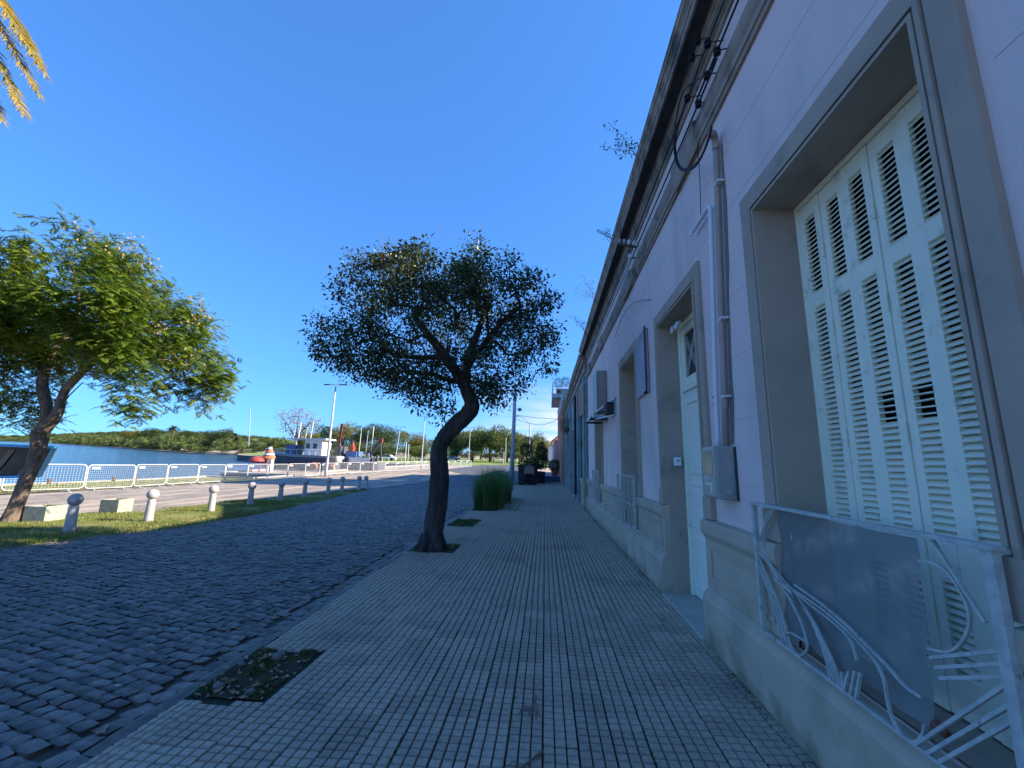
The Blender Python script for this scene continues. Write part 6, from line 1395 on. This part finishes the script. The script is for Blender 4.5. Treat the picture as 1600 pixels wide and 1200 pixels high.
# basin fence far right
mb = MB(); fr = thing('quay_railing', (-30, 88, G(-30, 88)), 'low white post railing on the far side of the basin', 'railing')
for k in range(12):
    x = -36 + k * 1.2; y = 86 + k * .5; mb = MB(); g = G(x, y); mb.beam((x, y, g - .1), (x, y, g + 1.0), .09); mb.build('post', M['boatwhite'], fr)
mb = MB(); a = (-36, 86, G(-36, 86) + 1.0); b_ = (-22.8, 91.5, G(-22.8, 91.5) + 1.0); mb.beam(a, b_, .06); mb.build('rail', M['boatwhite'], fr)
def car(px, Y, label, m):
    p = at(px, 715, Y); g = G(p.x, Y); t = thing('parked_car', (p.x, Y, g), label, 'car'); mb = MB()
    pr = [(-2.1, .35), (-2.15, .75), (-1.3, .9), (-.8, 1.4), (.8, 1.42), (1.5, .95), (2.1, .85), (2.15, .35)]; n = len(pr); mb.v = [(x, -.8 + (.12 if z > 1 else 0), z) for x, z in pr] + [(x, .8 - (.12 if z > 1 else 0), z) for x, z in pr]
    for i in range(n): j = (i + 1) % n; mb.f.append([i, j, j + n, i + n][::-1])
    mb.f.append(list(range(n))); mb.f.append([i + n for i in range(n)][::-1]); mb.build('body', M[m], t, local=True, bevel=.05)
    mb = MB(); mb.poly([(-1.1, -.79, .95), (1.2, -.79, .95), (.7, -.70, 1.34), (-.75, -.70, 1.34)]); mb.v = [(x, y - .012, z) for x, y, z in mb.v]; mb.build('window', M['glass'], t, local=True)
    for x in (-1.35, 1.35): mb = MB(); mb.tube([(x, -.85, .33), (x, -.62, .33)], .33, 14); mb.build('wheel', M['black'], t, local=True)
car(605, 101, 'white car parked under the trees behind the basin', 'boatwhite'); car(707, 122, 'pale car parked beneath the willow right of the bent trunk', 'greybox')
# small far house (blue-white) beyond the lawn
p = at(848, 718, 135); g = G(p.x, 135); o = thing('far_cottage', (p.x, 135, g), 'small pale blue house far beyond the lawn at the street end', 'house')
mb = MB(); mb.box(p.x - 3.5, p.x + 3, 135, 141, g - .2, g + 3.4); mb.build('wall', M['whitewall'], o); mb = MB(); mb.box(p.x - 3.8, p.x + 3.3, 134.8, 141.2, g + 3.4, g + 3.7); mb.build('roof', M['rooftile'], o); mb = MB(); mb.box(p.x - 1, p.x + .2, 134.95, 135.05, g + .9, g + 2.2); mb.build('window', M['glass'], o)

# ---------------------------------------------------------------- litter
def leaf_thing(px, py, s, label, rz, m='dryleaf'):
    v = RW @ np.array([px - 800.0, py - 600.0, FPX]); t = -EYE / v[2]; x, y = v[0] * t, v[1] * t; mb = MB(); n = 9; b = []
    for i in range(n):
        a = 2 * PI * i / n; r = s * (.5 if i % 2 else 1) * (1.3 if i == 0 else 1); mb.v.append((r * math.cos(a), r * .7 * math.sin(a), .01 + random.uniform(0, .35) * s * (1 if i % 2 == 0 else .3)))
    mb.v.append((0, 0, .004))
    for i in range(n): mb.f.append([i, (i + 1) % n, n])
    z = .004 if x > -2.3 and not in_soil(x, y) else -.018; o = mb.build('dry_leaf', M[m]); o.location = (x, y, z); o.rotation_euler = (0, 0, rz); tag(o, label, 'leaf', 'fallen leaves')
for args in ((310, 1033, .05, 'reddish curled leaf on the setts near the earth pit', .3), (208, 1080, .035, 'pale elongated leaf lying on the setts', 1.2), (158, 1140, .05, 'large pale leaf by the kerb at the lower left', 2.0), (414, 1026, .06, 'brown leaf at the far end of the nearest earth pit', .8), (340, 1078, .05, 'tan leaf in the near end of the earth pit', 1.9), (365, 1080, .04, 'small pale leaf beside the tan one in the pit', 2.9), (120, 1027, .04, 'orange sliver of leaf on the setts at the left', .4), (228, 1015, .04, 'thin leaf on the setts above the pale one', .9), (1037, 971, .04, 'brown leaf on the tiles before the threshold', 1.1), (183, 1069, .022, 'tiny white scrap on the setts', .4)):
    leaf_thing(*args, m='plate' if 'scrap' in args[3] else 'dryleaf')
n = 1500; pts = []
for _ in range(n):
    k = random.random()
    if k < .45: y = random.uniform(8.5, 14); x = lerp(y, VN) + random.uniform(-.2, 1.4) * random.random() - .4; z = .03 if x < lerp(y, VN) else -.015
    elif k < .8: y = random.uniform(4, 16); x = lerp(y, KX) - .15 - abs(random.gauss(0, .45)); z = -.015
    else: y = random.uniform(2.5, 14); x = random.uniform(-8, -2.6); z = -.015
    if k > .97 or _ > 1150:
        q_ = SOIL[random.randrange(3)]; x, y, z = random.uniform(max(q_[0], -2.38), q_[1]), random.uniform(q_[2], q_[3]), -.016
    pts.append((x, y, z + .008))
A = np.array(pts); V, F = leafquads(A, unit(rng.normal(0, 1, (n, 3)) * np.array([1, 1, .15])), rng.uniform(.03, .06, n), rng.uniform(.02, .035, n), .2)
tag(obj('fallen_leaves', mesh_np('fallen_leaves', V, F, M['dryleaf'])), 'scattered small fallen leaves on verge, setts and gutter', 'leaves', kind='stuff')
def twig(x, y, L_, rz, label, nb):
    mb = MB(); d = Vector((math.cos(rz), math.sin(rz), 0)); s_ = Vector((-d.y, d.x, 0)); p0 = Vector((x, y, .012)); q = [p0, p0 + d * L_ * .5 + s_ * .01 + Vector((0, 0, .008)), p0 + d * L_]; mb.tube(smooth_pts(q, 4), [.009 - .0006 * i for i in range(9)], 6)
    for k in range(nb):
        t = .55 + .4 * k / nb; a = p0 + d * L_ * t; mb.tube([a, a + d * .03 + s_ * .045 * (-1) ** k + Vector((0, 0, .01)), a + d * .07 + s_ * .06 * (-1) ** k], [.004, .003, .002], 4)
    tag(mb.build('twig', M['twig']), label, 'twig')
twig(-.005, 2.66, .24, -2.25, 'dry dark twig lying on the tiles at the bottom of the picture', 5)
twig(-.055, 3.22, .22, -1.75, 'pale dry palm sprig lying on the tiles farther up', 7)
print('objects', len(bpy.data.objects))
